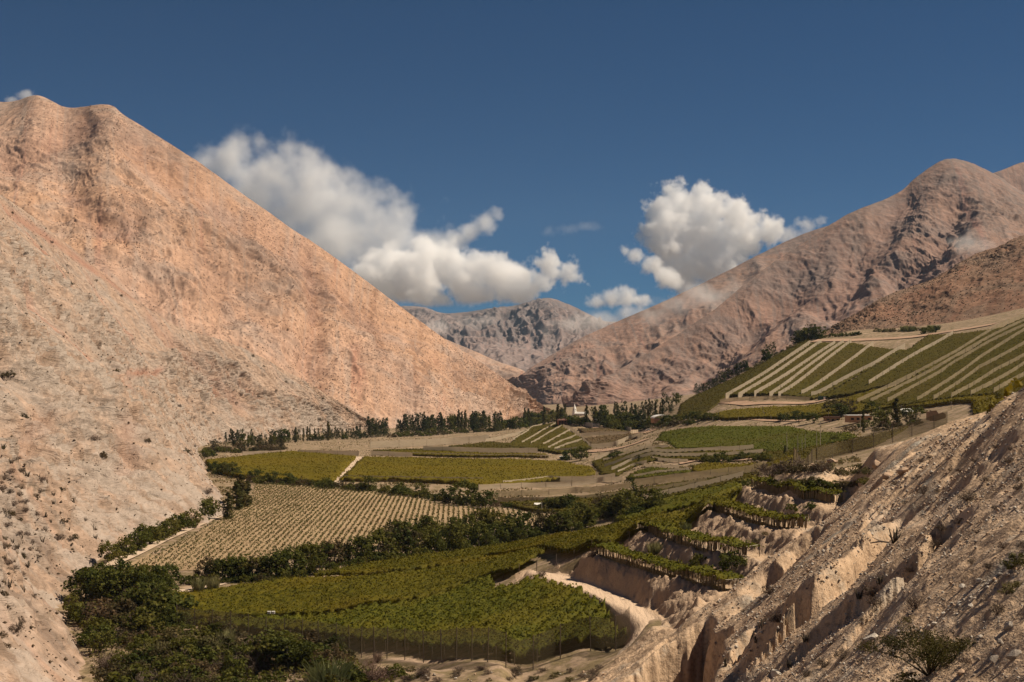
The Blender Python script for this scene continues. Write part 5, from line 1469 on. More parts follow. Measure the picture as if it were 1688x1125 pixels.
tree_px("poplar", 1478, 704, 50, "tall dark poplar beside the flat roofed house", None, 1.5)
tree_px("poplar", 1423, 714, 40, "slim green poplar behind the net fence", None, 0.8)
tree_row(["bush", "round"], [(1112,694),(1150,692),(1180,694)], 9, (12,17), "dark bush along the terrace edge left of the posts", "bushes along the terrace edge", 2, (1.2, 1.6))
# shrubs round the stepped plots
for k, u, v, h, w, lab in [
        ("round", 958, 760, 24, 1.4, "big dark round tree at the foot of the knoll, right of two"), ("bush", 942, 758, 18, 1.4, "dark bush at the foot of the knoll, left of the round tree"),
        ("bush", 1018, 756, 15, 1.3, "grey green bush standing among the stepped nets"), ("bushm", 1167, 764, 18, 1.2, "grey green round shrub left of the dark one"), ("bush", 1190, 764, 20, 1.2, "dark green round shrub on the terrace edge"),
        ("bush", 1224, 758, 14, 1.5, "wide low dark shrub on the terrace edge"), ("bushm", 1256, 760, 18, 1.2, "greyish shrub right of the wide low one"), ("poplar", 1053, 764, 14, 1.6, "tiny dark cypress beside the curved green plot"),
        ("bush", 1232, 802, 14, 1.2, "green bush at the upper end of the climbing vineyard strip"), ("poplar", 1294, 751, 16, 1.4, "tiny dark cypress by the pale bare trunks")]:
    tree_px(k, u, v, h * 1.1, lab, None, w)
# forked leaning tree
p = P(1053, 838)
t = empty("forked_tree", tuple(p), "dark forked leafy tree leaning left in front of the pale nets", "tree")
h = 52 / pxm(p[1])
mb = MB(); mb.tube([(0,0,0),(-.05*h,0,.3*h),(-.16*h,0,.65*h),(-.24*h,0,1.0*h)], [.035*h,.028*h,.02*h,.008*h], 6); mb.tube([(0,0,.02*h),(.08*h,0,.3*h),(.10*h,0,.7*h)], [.03*h,.02*h,.006*h], 6); mb.tube([(-.1*h,0,.45*h),(-.05*h,0.05*h,.6*h)], [.015*h,.006*h], 5)
link("trunk", mb.mesh("trunk", [M_BARK]), parent=t)
rng = np.random.default_rng(5)
cs = []
for a, b, n_, w in (((-.05,0,.28),(-.24,0,1.0),330,.05),((.06,0,.25),(.10,0,.70),150,.04),((-.1,0,.5),(-.05,.05,.62),50,.03)):
    s_ = rng.uniform(0, 1, (n_, 1)); cs.append(np.array(a) * (1 - s_) + np.array(b) * s_ + rng.normal(size=(n_, 3)) * w)
v, f = leaf_cards(np.concatenate(cs) * h, 0.05 * h, rng)
link("crown", mesh_np("crown", v, f, [M_LEAF_D]), parent=t)
# bare pale poplar trunks
for u, v, hp, lab in [(1297,747,36,"bare pale trunk furthest left behind the net fence"),(1315,748,33,"bare pale trunk, second from left behind the net fence"),(1322,746,30,"bare pale trunk, third from left behind the net fence"),(1327,743,30,"bare pale trunk, fourth from left behind the net fence"),(1346,737,32,"thick bare pale trunk, left one of the pair"),(1352,736,41,"thick bare pale trunk, taller right one of the pair"),(1418,710,28,"bare grey trunk beside the slim green poplar")]:
    p = P(u, v); h = hp / pxm(p[1]); r = 0.016 * h
    mb = MB(); mb.tube([(0,0,-.3),(.01*h,0,.4*h),(0,.01*h,.75*h),(.01*h,0,h)], [r, r*.85, r*.6, r*.25], 6)
    for j in range(9):
        z = h * PR.uniform(.35, .95); a = PR.uniform(0, 6.28); l = h * PR.uniform(.04, .09)
        mb.tube([(0,0,z),(l*.5*math.cos(a), l*.5*math.sin(a), z+l*.9)], [r*.3, r*.1], 4)
    link("bare_tree", mb.mesh("bare_tree", [M_BARK_P]), loc=tuple(p), label=lab, cat="bare tree", group="bare trunks behind the net fence")
# little palm
p = P(1298, 693); h = 17 / pxm(p[1])
t = empty("palm_tree", tuple(p), "small palm with a feathery head beside the road posts", "palm")
link("trunk", MB().tube([(0,0,-.2),(0,0,h*.6)], [.05*h,.04*h], 7).mesh("trunk", [M_BARK]), parent=t)
for j in range(14):
    a = j * 2.4; l = h * .34; e = PR.uniform(.1, .9)
    d = np.array([math.cos(a), math.sin(a), 0]); w = np.array([-d[1], d[0], 0]) * .035 * h
    b = np.array([0,0,h*.6]); m = b + d*l*.6 + [0,0,l*e*.7]; e_ = b + d*l + [0,0,l*(e*.6-.35)]
    mb = MB(); mb.add([b - w*.4, b + w*.4, m + w, m - w, e_], [[0,1,2,3],[3,2,4]])
    link("frond", mb.mesh("frond", [M_LEAF_O]), parent=t)

# dry grass and weeds on the open ground of the valley
rgd = np.random.default_rng(303)
gu, gv = rgd.uniform(335, 1420, 90000), 700 + 160 * rgd.uniform(0, 1, 90000) ** 0.8
gD = CAM_Z * FPX / (gv - VH); gx_ = (gu - UC) * gD / FPX
for _ in range(4):                       # settle on the ground along the line of sight
    gD = (CAM_Z - base_h(gx_, gD)) * FPX / (gv - VH); gD = np.clip(gD, 250, 1500); gx_ = (gu - UC) * gD / FPX
k_ = fbm(gx_ / 22, gD / 22, octv=3, seed=71) + rgd.uniform(-.3, .3, len(gx_)) > 0.02
k_ &= poly_sd(gx_, gD, HPOLY) < -3
k_ &= poly_sd(gx_, gD, rows_poly) < -1
gx_, gD = gx_[k_], gD[k_]
v_, f_ = leaf_cards(np.c_[gx_, gD, base_h(gx_, gD) + rgd.uniform(.1, .5, len(gx_))], 0.9, rgd, None, flat=.5)
M_DRYG = leaf_mat("dry_grass_blades", (0.17, 0.125, 0.055), (0.25, 0.185, 0.085), rand=0.0)
link("dry_grass", mesh_np("dry_grass", v_, f_, [M_DRYG, M_LEAF_O], midx=(rgd.uniform(0, 1, len(f_)) < .4).astype(int)), kind="stuff")
tree_row(["bush", "round", "bushb", "roundm"], [(1060,708),(1085,704),(1110,702),(1150,697)], 14, (12, 20), "green tree between the barn and the terrace road", "trees between the barn and the terrace road", 3, (1.1, 1.5))
tree_row(["bush", "bushb", "roundb"], [(1440,712),(1480,706),(1520,698)], 12, (12, 20), "low bush on the dusty ground behind the net fence", "bushes behind the net fence", 4, (1.1, 1.6))
# ================================================================== BUILDINGS AND SMALL THINGS
M_WHITE = flat_mat("white_wall", (0.80, 0.77, 0.72), 0.7, 0.06, 0.8)
M_ADOBE = flat_mat("red_adobe", (0.44, 0.20, 0.115), 0.9, 0.15, 1.0)
M_TAN = flat_mat("tan_wall", (0.46, 0.27, 0.165), 0.9, 0.12, 1.0)
M_MUD = flat_mat("mud_wall", (0.36, 0.235, 0.155), 0.95, 0.2, 1.0)
M_ROOFR = flat_mat("dark_red_roof", (0.14, 0.07, 0.05), 0.8, 0.25, 1.5)
M_ROOFW = flat_mat("white_roof_sheet", (0.74, 0.71, 0.66), 0.5, 0.08, 0.5)
M_ROOFG = flat_mat("grey_roof_sheet", (0.30, 0.28, 0.27), 0.6, 0.15, 0.7)
M_YELLOW = flat_mat("pale_yellow_wall", (0.66, 0.56, 0.30), 0.8, 0.1, 1.0)
M_DARK = flat_mat("dark_opening", (0.025, 0.022, 0.02), 0.5)
M_GREENP = flat_mat("dark_green_paint", (0.035, 0.075, 0.06), 0.5, 0.1, 1.0)
M_CONC = flat_mat("pale_concrete", (0.50, 0.46, 0.40), 0.8, 0.1, 1.5)

def box_part(name, t, c, s, m, rz=0, label=None):
    o = link(name, MB().box(c, s, rz).mesh(name, [m]), parent=t)
    if label: o["label"] = label
    return o
def gable(name, t, x0, x1, y0, y1, z, rise, m, over=0.4):
    xm = (x0 + x1) / 2; th = 0.18
    prof = [(x0 - over, z - .1), (xm, z + rise), (x1 + over, z - .1), (x1 + over, z - .1 + th), (xm, z + rise + th), (x0 - over, z - .1 + th)]
    return link(name, MB().prism(prof, y0 - over, y1 + over).mesh(name, [m]), parent=t)

# church
p = P(950, 702, lo=1500); D = 1850.0
p = V(947, 690, D); p[2] = -1.0
t = empty("church", tuple(p), "small white church with a pointed bell tower among the village trees", "church", rz=math.radians(-42))
S = D / FPX
tw = 5.4 * S * 1.0
zt = 10.8
box_part("tower", t, (0, 0, zt / 2), (tw, tw, zt), M_WHITE)
box_part("belfry", t, (0, 0, zt + 1.9), (tw * .78, tw * .78, 3.8), M_WHITE)
for sx, sy in ((0, -1), (1, 0), (-1, 0)):
    box_part("window", t, (sx * tw * .392, sy * tw * .392, zt + 2.0), (.9 if sx == 0 else .1, .1 if sx == 0 else .9, 2.2), M_DARK)
box_part("cornice", t, (0, 0, zt + .05), (tw * 1.12, tw * 1.12, .5), M_WHITE)
mb = MB(); mb.box((0, 0, zt + 3.8 + 2.9), (tw * .66, tw * .66, 5.8), taper=0.12); link("spire", mb.mesh("spire", [M_WHITE]), parent=t)
mb = MB(); mb.box((0, 0, zt + 10.2), (.14, .14, 1.6)); mb.box((0, 0, zt + 10.5), (.8, .12, .14)); link("cross", mb.mesh("cross", [M_WHITE]), parent=t)
box_part("nave", t, (tw * .5 + 8.5, 1.5, 4.0), (17, 8, 8.0), M_WHITE)
for i in range(4): box_part("window", t, (tw * .5 + 2.5 + i * 4, -2.55, 5.6), (.9, .12, 2.0), M_DARK)
mb = MB(); mb.add([(tw*.5-.4,-3,8.0),(tw*.5+17.4,-3,8.0),(tw*.5+17.4,6,8.0),(tw*.5-.4,6,8.0),(tw*.5-.4,1.5,10.2),(tw*.5+17.4,1.5,10.2)],[[0,1,5,4],[2,3,4,5],[0,4,3],[1,2,5],[0,3,2,1]])
link("roof", mb.mesh("roof", [M_ROOFW]), parent=t)

# red two storey house on the knoll
p = P(932, 702); S = p[1] / FPX
t = empty("red_house", tuple(p), "two storey red adobe house on top of the terraced knoll", "house", rz=math.radians(6))
W, Hh, Dp = 23 * S, 9.0 * S, 7.0
box_part("wall", t, (0, Dp / 2, Hh / 2), (W, Dp, Hh), M_ADOBE)
for i in range(5):
    for zz in (.28, .72):
        f = box_part("window", t, (-W * .4 + i * W * .2, -.04, Hh * zz), (1.0, .12, 1.2), M_DARK)
        link("frame", MB().box((-W * .4 + i * W * .2, -.06, Hh * zz + .7), (1.3, .16, .16)).mesh("frame", [M_CONC]), parent=f)
box_part("balcony", t, (0, -.7, Hh * .5), (W * .96, 1.4, .25), M_ROOFR)
for i in range(6): box_part("balcony_post", t, (-W * .47 + i * W * .188, -1.3, Hh * .5), (.22, .22, Hh), M_ROOFR)
mb = MB(); mb.add([(-W/2-.9,-2,Hh),(W/2+.9,-2,Hh),(W/2+.9,Dp+1,Hh),(-W/2-.9,Dp+1,Hh),(-W/2+1.5,Dp/2,Hh+1.5),(W/2-1.5,Dp/2,Hh+1.5)],[[0,1,5,4],[1,2,5],[2,3,4,5],[3,0,4],[0,3,2,1]])
rf = link("roof", mb.mesh("roof", [M_ROOFR]), parent=t)
link("chimney", MB().box((-W * .28, Dp * .5, Hh + 1.9), (1.2, 1.0, 1.8)).mesh("chimney", [M_ADOBE]), parent=rf)

def simple_house(u, v, wpx, hpx, dep, wall, roof, label, name="house", flat=True, nw=3, rz=0.0, rise=1.4):
    p = P(u, v); S = p[1] / FPX
    t = empty(name, tuple(p), label, "house" if "house" in name or "hut" in name else "shed", rz=rz)
    W, Hh = wpx * S, hpx * S
    box_part("wall", t, (0, dep / 2, Hh / 2), (W, dep, Hh), wall)
    for i in range(nw):
        x = -W * .5 + W * (i + .5) / nw
        if i == nw // 2: box_part("door", t, (x, -.04, Hh * .34), (min(1.1, W / nw * .6), .12, Hh * .66), M_DARK)
        else: box_part("window", t, (x, -.04, Hh * .55), (min(1.4, W / nw * .5), .12, Hh * .32), M_DARK)
    if flat:
        mb = MB(); mb.box((0, dep / 2, Hh + .2), (W + 1.2, dep + 1.4, .4)); link("roof", mb.mesh("roof", [roof]), parent=t)
    else:
        mb = MB(); z = Hh
        mb.add([(-W/2-.6,-.8,z),(W/2+.6,-.8,z),(W/2+.6,dep+.8,z),(-W/2-.6,dep+.8,z),(-W/2-.6,dep/2,z+rise),(W/2+.6,dep/2,z+rise)],[[0,1,5,4],[2,3,4,5],[0,4,3],[1,2,5],[0,3,2,1]])
        link("roof", mb.mesh("roof", [roof]), parent=t)
    return t
simple_house(1419, 697, 38, 11, 7, M_TAN, M_ROOFW, "tan house with a flat white roof beside the tall dark poplar", "flat_roofed_house", True, 4, 0.1)
simple_house(1373, 695, 24, 6, 5, M_MUD, M_ROOFR, "low mud shed with a dark roof left of the flat roofed house", "mud_shed", True, 3)
simple_house(1496, 684, 15, 5, 6, M_WHITE, M_ROOFW, "white roofed hut right of the tall dark poplar", "white_hut", False, 2, 0.1)
simple_house(1064, 700, 22, 5, 7, M_YELLOW, M_ROOFW, "pale yellow shed with a white roof among the village trees", "yellow_shed", False, 3, -0.1)
simple_house(1083, 697, 8, 5, 5, M_YELLOW, M_ROOFW, "narrow pale yellow shed right of the longer yellow one", "yellow_shed", True, 1)
simple_house(986, 702, 9, 8, 6, M_WHITE, M_ROOFW, "small white house half hidden by trees right of the church", "white_house", False, 2)
simple_house(890, 838, 15, 4, 5, M_GREENP, M_ROOFW, "small shed with a white sloped roof at the edge of the sparse vineyard", "white_roofed_shed", False, 2, -0.1, 0.9)
simple_house(931, 758, 14, 4, 5, M_GREENP, M_ROOFW, "low open shelter with a white roof at the foot of the knoll", "field_shelter", True, 2)
# barn with the arched white roof
p = P(1094, 698); S = p[1] / FPX
t = empty("barn", tuple(p), "barn with an arched white metal roof behind the yellow shed", "barn", rz=math.radians(8))
W = 33 * S; Hh = 8 * S
box_part("wall", t, (0, 5, Hh / 2), (W * .96, 10, Hh), M_TAN); box_part("door", t, (W * .2, -.04, Hh * .4), (2.6, .12, Hh * .8), M_DARK)
a = np.linspace(0, math.pi, 11); prof = [(-W/2*math.cos(k), Hh + 2.4*math.sin(k)) for k in a] + [(W/2*.97*math.cos(k), Hh - .15 + 2.3*math.sin(k)) for k in a]
link("roof", MB().prism(prof, -1, 11).mesh("roof", [M_ROOFW]), parent=t)
# grey boundary wall by the red house
for px, h, m, lab in [([(963,703),(977,706)], 3.4, M_ROOFG, "dark grey wall right of the red house"), ([(978,705),(988,705)], 3.0, M_CONC, "short pale wall end beside the dark grey wall"), ([(998,704),(1012,706),(1040,712)], 2.6, M_CONC, "pale low wall below the village trees")]:
    q = along(px, n=max(2, len(px))); mb = MB()
    for a_, b_ in zip(q[:-1], q[1:]):
        c = (a_ + b_) / 2; L = np.linalg.norm((b_ - a_)[:2]); mb.box((c[0] - q[0][0], c[1] - q[0][1], c[2] - q[0][2] + h / 2 - .2), (L + .2, .4, h + .4), math.atan2(b_[1] - a_[1], b_[0] - a_[0]))
    link("boundary_wall", mb.mesh("boundary_wall", [m]), loc=tuple(q[0]), label=lab, cat="wall")
# ruined mud wall behind the net fence
p = P(1546, 693); S = p[1] / FPX
mb = MB(); W = 26 * S
prof = [(-W/2, -.3), (W/2, -.3), (W/2, 2.2), (W*.3, 2.9), (W*.05, 2.4), (-W*.1, 3.6), (-W*.4, 3.4), (-W/2, 3.7)]
mb.prism(prof, 0, .6); mb.box((-W/2 + .3, 2.6, 1.5), (.6, 4.2, 3.2))
link("ruined_wall", mb.mesh("ruined_wall", [M_MUD]), loc=tuple(p), label="ruined tan mud wall behind the net fence on the right", cat="ruin")
# dark green water tank / container on the slope
p = P(1356, 661); S = p[1] / FPX
t = empty("container", tuple(p), "dark green container at the end of the lowest net on the slope", "container")
box_part("body", t, (0, 1.2, 1.5), (12 * S, 2.6, 2.6), M_GREENP); box_part("door", t, (3 * S, -.14, 1.4), (3 * S, .1, 2.0), M_WHITE)
# white crates lying in the near vineyard
for u, lab in ((443.5, "white box in the dark gap of the near vineyard, left of two"), (450.5, "white box in the dark gap of the near vineyard, right of two")):
    p = P(u, 1013, 2.2); S = p[1] / FPX
    mb = MB(); mb.box((0, 0, 2.55), (5.0 * S, .5, .45), 0.05); mb.box((0, 0, 2.82), (5.4 * S, .6, .08), 0.05); mb.box((0, 0, 1.15), (.08, .08, 2.4))
    link("white_box", mb.mesh("white_box", [M_WHITE]), loc=tuple(p), label=lab, cat="box", group="white boxes in the near vineyard")
# utility and boundary posts
def pole(u, v, hpx, label, group, arm=True, m=M_POST_L, name="utility_pole"):
    p = P(u, v); h = hpx / pxm(p[1])
    mb = MB().tube([(0, 0, -.4), (0, 0, h)], [.16, .11], 7)
    if arm: mb.box((0, 0, h - .5), (1.6, .12, .12))
    link(name, mb.mesh(name, [m]), loc=tuple(p), label=label, cat="pole", group=group)
for i, (u, v, h) in enumerate([(1137,697,8),(1175,696,9),(1184,690,12),(1217,694,7),(1226,692,7),(1258,686,14),(1260,690,11),(1271,692,8),(1356,684,12),(1366,688,10)]):
    pole(u, v, h, "pale post along the road below the green slope vineyard", "pale posts along the terrace road", h > 10)
pole(1450, 683, 13, "pale pole right of the round dark tree", None); pole(1486, 681, 13, "pale pole between the poplar and the white hut", None)
pole(1568, 676, 14, "pale pole at the foot of the brown nets", None); pole(1627, 668, 13, "pale pole near the crest of the near slope", None)
pole(371, 757, 10, "pale cross shaped pole at the left edge of the green field", None); pole(893, 845, 18, "thin white pole beside the white shed roof", None, False)
pole(1018, 706, 16, "pale pole among the trees right of the church", None); pole(785, 728, 14, "pale bare pole at the far tree line", None, False); pole(1313, 765, 20, "short pale post at the left end of the net fence", None, False)
# vehicles by the village edge: tiny and white
for u, v, lab in [(1069.5, 711, "tiny white car parked at the village edge"), (1101.5, 700, "tiny white car beside the barn")]:
    p = P(u, v); t = empty("parked_car", tuple(p), lab, "car")
    mb = MB(); mb.box((0, 0, .62), (4.2, 1.75, .65)); mb.box((-.2, 0, 1.2), (2.3, 1.55, .55), taper=.8); link("body", mb.mesh("body", [M_WHITE]), parent=t)
    link("window", MB().box((-.2, -.72, 1.18), (1.9, .14, .34)).mesh("window", [M_DARK]), parent=t)
    for x in (-1.3, 1.3):
        for y in (-.8, .8): link("wheel", MB().tube([(x, y - .1, .32), (x, y + .1, .32)], .32, 10).mesh("wheel", [M_DARK]), parent=t)
# earth banks cut into the slope (bare soil strips below plots)
M_BANK = soil_mat("bank_soil", (0.46, 0.30, 0.20), (0.38, 0.25, 0.165))
ribbon("earth_bank", [(1135,677),(1150,668),(1190,662),(1235,667),(1330,666),(1365,658),(1385,648)], 9.0, M_BANK, 0.5)
ribbon("earth_bank", [(1340,563),(1400,562),(1450,560),(1500,557),(1560,548),(1640,535)], 14.0, M_BANK, 0.6)
ribbon("earth_bank", [(972,744),(1010,742),(1040,735),(1068,724)], 9.0, M_BANK, 0.5)
ribbon("earth_bank", [(1120,766),(1160,758),(1240,757),(1300,748)], 9.0, M_BANK, 0.5)
ribbon("earth_bank", [(936,701),(960,702),(985,706),(1040,709),(1075,712)], 8.0, M_BANK, 0.4)
ribbon("earth_bank", [(1160,690),(1260,694),(1330,694)], 4.0, M_BANK, 0.4)
# ================================================================== NEAR SLOPE: SHRUBS, ROCKS
def rock_mesh(name, seed, mat, sq=0.8):
    rng = np.random.default_rng(seed)
    n = 26
    d = rng.normal(size=(n, 3)); d /= np.linalg.norm(d, axis=1)[:, None]
    p = d * rng.uniform(0.75, 1.0, (n, 1)) * [1, rng.uniform(.7, 1), sq * rng.uniform(.7, 1)]
    bm = __import__('bmesh').new()
    for q in p: bm.verts.new(tuple(q * 0.5))
    __import__('bmesh').ops.convex_hull(bm, input=bm.verts[:])
    for v in [v for v in bm.verts if not v.link_faces]: bm.verts.remove(v)
    me = bpy.data.meshes.new(name); bm.to_mesh(me); bm.free()
    me.materials.append(mat)
    return me
def stone_mat(name, a, b, sc=3.0):
    s = NT(name); n = s.noise(sc, 6, .65); n2 = s.noise(sc * 6, 4, .6)
    s.color(s.mix(s.mix(a, b, s.ramp(n, [(.38, 0), (.62, 1)])), [k * .6 for k in a], s.math('MULTIPLY', s.ramp(n2, [(.3, 1), (.5, 0)]), .6)))
    s.bump(n2, 0.05, 0.8); return s.m
M_QUARTZ = stone_mat("pale_stone", (0.56, 0.50, 0.43), (0.46, 0.40, 0.33))
M_STONE = stone_mat("grey_stone", (0.36, 0.30, 0.245), (0.27, 0.23, 0.19))
M_STONE_T = stone_mat("tan_stone", (0.47, 0.33, 0.23), (0.38, 0.265, 0.18))
M_SHRUB_D = leaf_mat("dead_shrub_twigs", (0.075, 0.052, 0.038), (0.14, 0.098, 0.066), trans=0.1, nscale=2.0)
ROCKM = [rock_mesh("rock", 300 + k, m) for k, m in enumerate([M_QUARTZ, M_QUARTZ, M_QUARTZ, M_STONE, M_STONE, M_STONE_T, M_STONE_T])]
def rock(u, v, wpx, label, k, group=None, name="boulder", sink=0.25):
    p = P(u, v); s = wpx / pxm(p[1])
    o = link(name, ROCKM[k], loc=(p[0], p[1], p[2] + s * (.4 - sink)), label=label, cat="rock", group=group)
    o.scale = (s, s, s * PR.uniform(.75, 1)); o.rotation_euler = (PR.uniform(-.4, .4), PR.uniform(-.4, .4), PR.uniform(0, 6))
    return o
for u, v, w, k, lab in [(1436,1058,34,0,"large pale angular boulder left of the big thorny bush"), (1278,1114,28,1,"pale boulder at the bottom edge of the slope"), (1587,969,16,0,"white stone on the rubble line right of the dry bush"), (1614,960,17,2,"white stone at the bend of the rubble line"),
        (1664,1035,22,1,"pale stone with a dark hollow near the right edge"), (1481,1043,13,2,"small white stone above the large pale boulder"), (1555,1092,15,0,"pale stone in front of the thorny bush"), (1640,1090,24,3,"grey rock near the lower right corner"), (1672,1085,30,4,"dark grey rock at the lower right corner"),
        (1617,1052,13,2,"small white stone right of the thorny bush"), (1650,1062,18,3,"grey rock below the pale stone with the hollow"), (1585,1112,20,5,"tan rock at the bottom below the thorny bush"), (1395,1010,9,2,"tiny white stone in the middle of the slope"), (1477,975,9,1,"tiny white stone left of the dry bush"),
        (1660,735,9,2,"white stone high on the near slope"), (1489,780,26,5,"tan block beside the crack at the scrub's end"), (1463,790,30,6,"tan block left of the crack at the scrub's end"), (1445,770,26,5,"tan rounded block at the top of the crack"), (1420,800,20,6,"tan rock at the end of the topmost vine strip"),
        (1372,765,22,6,"grey rounded rock below the net fence"), (1340,770,14,5,"tan stone below the net fence"), (1600,1000,12,0,"pale stone just under the rubble line"), (1648,948,14,2,"pale stone at the upper part of the rubble line"), (1540,1030,13,0,"pale stone at the lower part of the rubble line")]:
    rock(u, v, w, lab, k)
# rubble line of pale stones
q = np.array([(1470,1075),(1518,1040),(1568,1008),(1600,985),(1630,962),(1688,934)], float)
for i in range(70):
    s = PR.uniform(0, 5); j = min(int(s), 4); f = s - j
    u, v = q[j] * (1 - f) + q[j + 1] * f
    rock(u + PR.uniform(-9, 9), v + PR.uniform(-7, 7), PR.uniform(4, 10), "pale stone in the rubble line crossing the near slope", PR.choice([0, 1, 2, 2, 5]), "stones of the rubble line", "stone")
# loose gravel
rng = np.random.default_rng(77)
def gravel(name, n, region, smin, smax, mats, label_seed):
    u = rng.uniform(region[0], region[2], n); D = np.exp(rng.uniform(math.log(region[1]), math.log(region[3]), n))
    x = (u - UC) * D / FPX; y = D
    k = (hill_mask(x, y) > .9)
    cl = fbm(x / 7, y / 7, octv=3, seed=90)
    k &= (cl + rng.uniform(-.35, .35, n) > 0.0)
    k &= poly_sd(x, y, TERR) < -1
    x, y = x[k], y[k]; z = ground_z(x, y); n = len(x)
    base = np.array([[1,0,0],[-1,0,0],[0,1,0],[0,-1,0],[0,0,1],[0,0,-1]], float)
    fc = np.array([[0,2,4],[2,1,4],[1,3,4],[3,0,4],[2,0,5],[1,2,5],[3,1,5],[0,3,5]])
    s = (smin * (smax / smin) ** (rng.uniform(0, 1, n) ** 2.2)) * np.clip(y / 90, .55, 2.2)
    v = base[None] * rng.uniform(.6, 1.2, (n, 6, 1)) * s[:, None, None] * 0.5
    a = rng.uniform(0, 6.28, n); ca, sa = np.cos(a)[:, None], np.sin(a)[:, None]
    v = np.stack([v[..., 0] * ca - v[..., 1] * sa, v[..., 0] * sa + v[..., 1] * ca, v[..., 2] * .8], -1)
    v += np.stack([x, y, z + s * .12], -1)[:, None]
    f = fc[None] + (np.arange(n) * 6)[:, None, None]
    me = mesh_np(name, v.reshape(-1, 3), f.reshape(-1, 3), mats, midx=np.repeat(rng.choice(len(mats), n, p=[.42, .40, .18]), 8))
    link(name, me, kind="stuff")
gravel("gravel", 90000, (1150, 24, 1960, 240), 0.05, 0.34, [M_STONE, M_STONE_T, M_QUARTZ], 1)

# shrubs of the near slope
for k in range(4):
    rg = np.random.default_rng(400 + k)
    p_, dd_, cc_ = crown_pts("bush", 520, rg)
    vv, ff = leaf_cards(p_, 0.13, rg, dd_, aspect=0.35)
    PL["dead", k] = (mesh_np("crown", vv, ff, [M_SHRUB_D]), twig_mesh("stems", M_TWIG, 420 + k, n=40, h=1.05, spread=.85, rad=.014))
NAMEOF["dead"] = "dry_shrub"
def cactus_mesh(seed):
    rng_ = np.random.default_rng(seed); mb = MB()
    for i in range(9):
        a = rng_.uniform(0, 6.28); r = rng_.uniform(0, .22); h = rng_.uniform(.45, 1.0); b = np.array([math.cos(a) * r, math.sin(a) * r, -.05])
        l = np.array([math.cos(a), math.sin(a), 0]) * rng_.uniform(0, .28)
        mb.tube([b, b + l * .4 + [0, 0, h * .5], b + l + [0, 0, h]], [.045, .05, .028], 6)
    return mb.mesh("columns", [M_CACTUS], smooth=True)
M_CACTUS = flat_mat("dark_cactus_skin", (0.070, 0.055, 0.036), 0.9, 0.35, 3.0)
for k in range(3): PL["cactus", k] = (cactus_mesh(440 + k), None)
NAMEOF["cactus"] = "column_cactus"; CATOF["column_cactus"] = "cactus"
GS = "dry shrubs of the near slope"
LS = "dry brown shrub on the bare near slope"
for u, v, h in [(1663,766,11),(1642,738,9),(1666,743,10),(1559,735,8),(1533,755,9),(1519,762,9),(1607,762,10),(1583,778,9),(1567,777,8),(1474,801,11),(1522,815,16),(1514,789,8),(1594,826,20),(1677,808,13),(1679,794,9),(1623,793,8),(1493,831,9),(1581,864,15),(1650,687,7),(1671,674,7),(1546,811,9),(1540,903,14),(1552,893,12),(1630,938,14),(1602,931,10),(1655,904,17),(1389,1086,22),(1360,1100,18),(1441,1008,17),(1426,1021,14),(1440,984,24),(1500,944,15),(1268,980,22),(1283,1030,20),(1645,1012,20),(1690,905,18),(1610,880,8),(1640,840,9),(1565,842,7),(1690,840,10),(1470,860,6),(1535,860,7),(1355,960,6),(1300,985,7),(1345,920,6),(1225,1010,7),(1660,980,14),(1592,1095,16),(1420,1095,13),(1330,1115,14),(1505,1085,14)]:
    tree_px("dead", u, v, h * PR.uniform(.85, 1.1), LS, GS, PR.uniform(1.0, 1.4))
for u, v, h, lab in [(1475,893,27,"dark dead cactus clump standing on the crest of a gully"), (1450,963,19,"dark cactus clump between two dark shrubs on the slope"), (1416,990,18,"dark spiky cactus left of the larger dry shrub"), (1256,1036,20,"dark cactus at the left of the lower gully"), (1328,1065,17,"dark cactus along the lowest gully"), (1302,1103,18,"dark cactus beside the pale boulder at the bottom edge"), (1196,1100,16,"dark cactus near the lower end of the slope"), (1246,1062,13,"low dark cactus below the brown brush")]:
    tree_px("cactus", u, v, h, lab, None, 1.0)
p = P(1462, 898); S = p[1] / FPX
link("dead_branch", MB().tube([(-1.6,-.2,.15),(-.6,0,.3),(.5,.1,.12),(1.4,.2,.3)], [.05,.09,.09,.04], 6).tube([(-.6,0,.3),(-1.2,.3,.6)], [.05,.02], 5).mesh("dead_branch", [M_TWIG], True), loc=tuple(p), label="fallen grey branch beside the dead cactus clump", cat="branch")
tree_px("twig", 1510, 1004, 34, "grey leafless bush in the middle of the near slope", None, 1.1, name="leafless_bush")
tree_px("busho", 1674, 938, 30, "low olive bush at the right edge above the rubble line", None, 1.3)
tree_px("busho", 1668, 978, 24, "low olive bush at the right edge below the rubble line", None, 1.5)
tree_px("busho", 1500, 1026, 13, "small olive shrub just left of the rubble line", None, 1.5)
tree_px("busho", 1500, 1135, 30, "low olive bush at the bottom in front of the thorny bush", None, 1.5)
# the big thorny bush (umbrella crown, many stems)
p = P(1532, 1112); S = p[1] / FPX; h = 74 * S
t = empty("thorn_bush", tuple(p), "big thorny bush with a spreading olive crown in the lower right", "bush")
mb = MB(); rng = np.random.default_rng(9); tips = []
for i in range(15):
    a = rng.uniform(0, 6.28); r = h * rng.uniform(.5, 1.45); e = np.array([math.cos(a) * r, math.sin(a) * r * .9, h * rng.uniform(.38, .98)])
    m = e * [.42, .42, .62] + rng.normal(size=3) * h * .05
    mb.tube([(0, 0, -.1), m, e], [h * .028, h * .016, h * .005], 5)
    for j in range(5):
        b = m + (e - m) * rng.uniform(.2, 1); d = rng.normal(size=3) * h * .20; d[2] = abs(d[2]) * .5
        mb.tube([b, b + d], [h * .006, h * .002], 4); tips.append(b + d); tips.append(b + d * .5)
    tips.append(e)
link("branches", mb.mesh("branches", [M_BARK], True), parent=t)
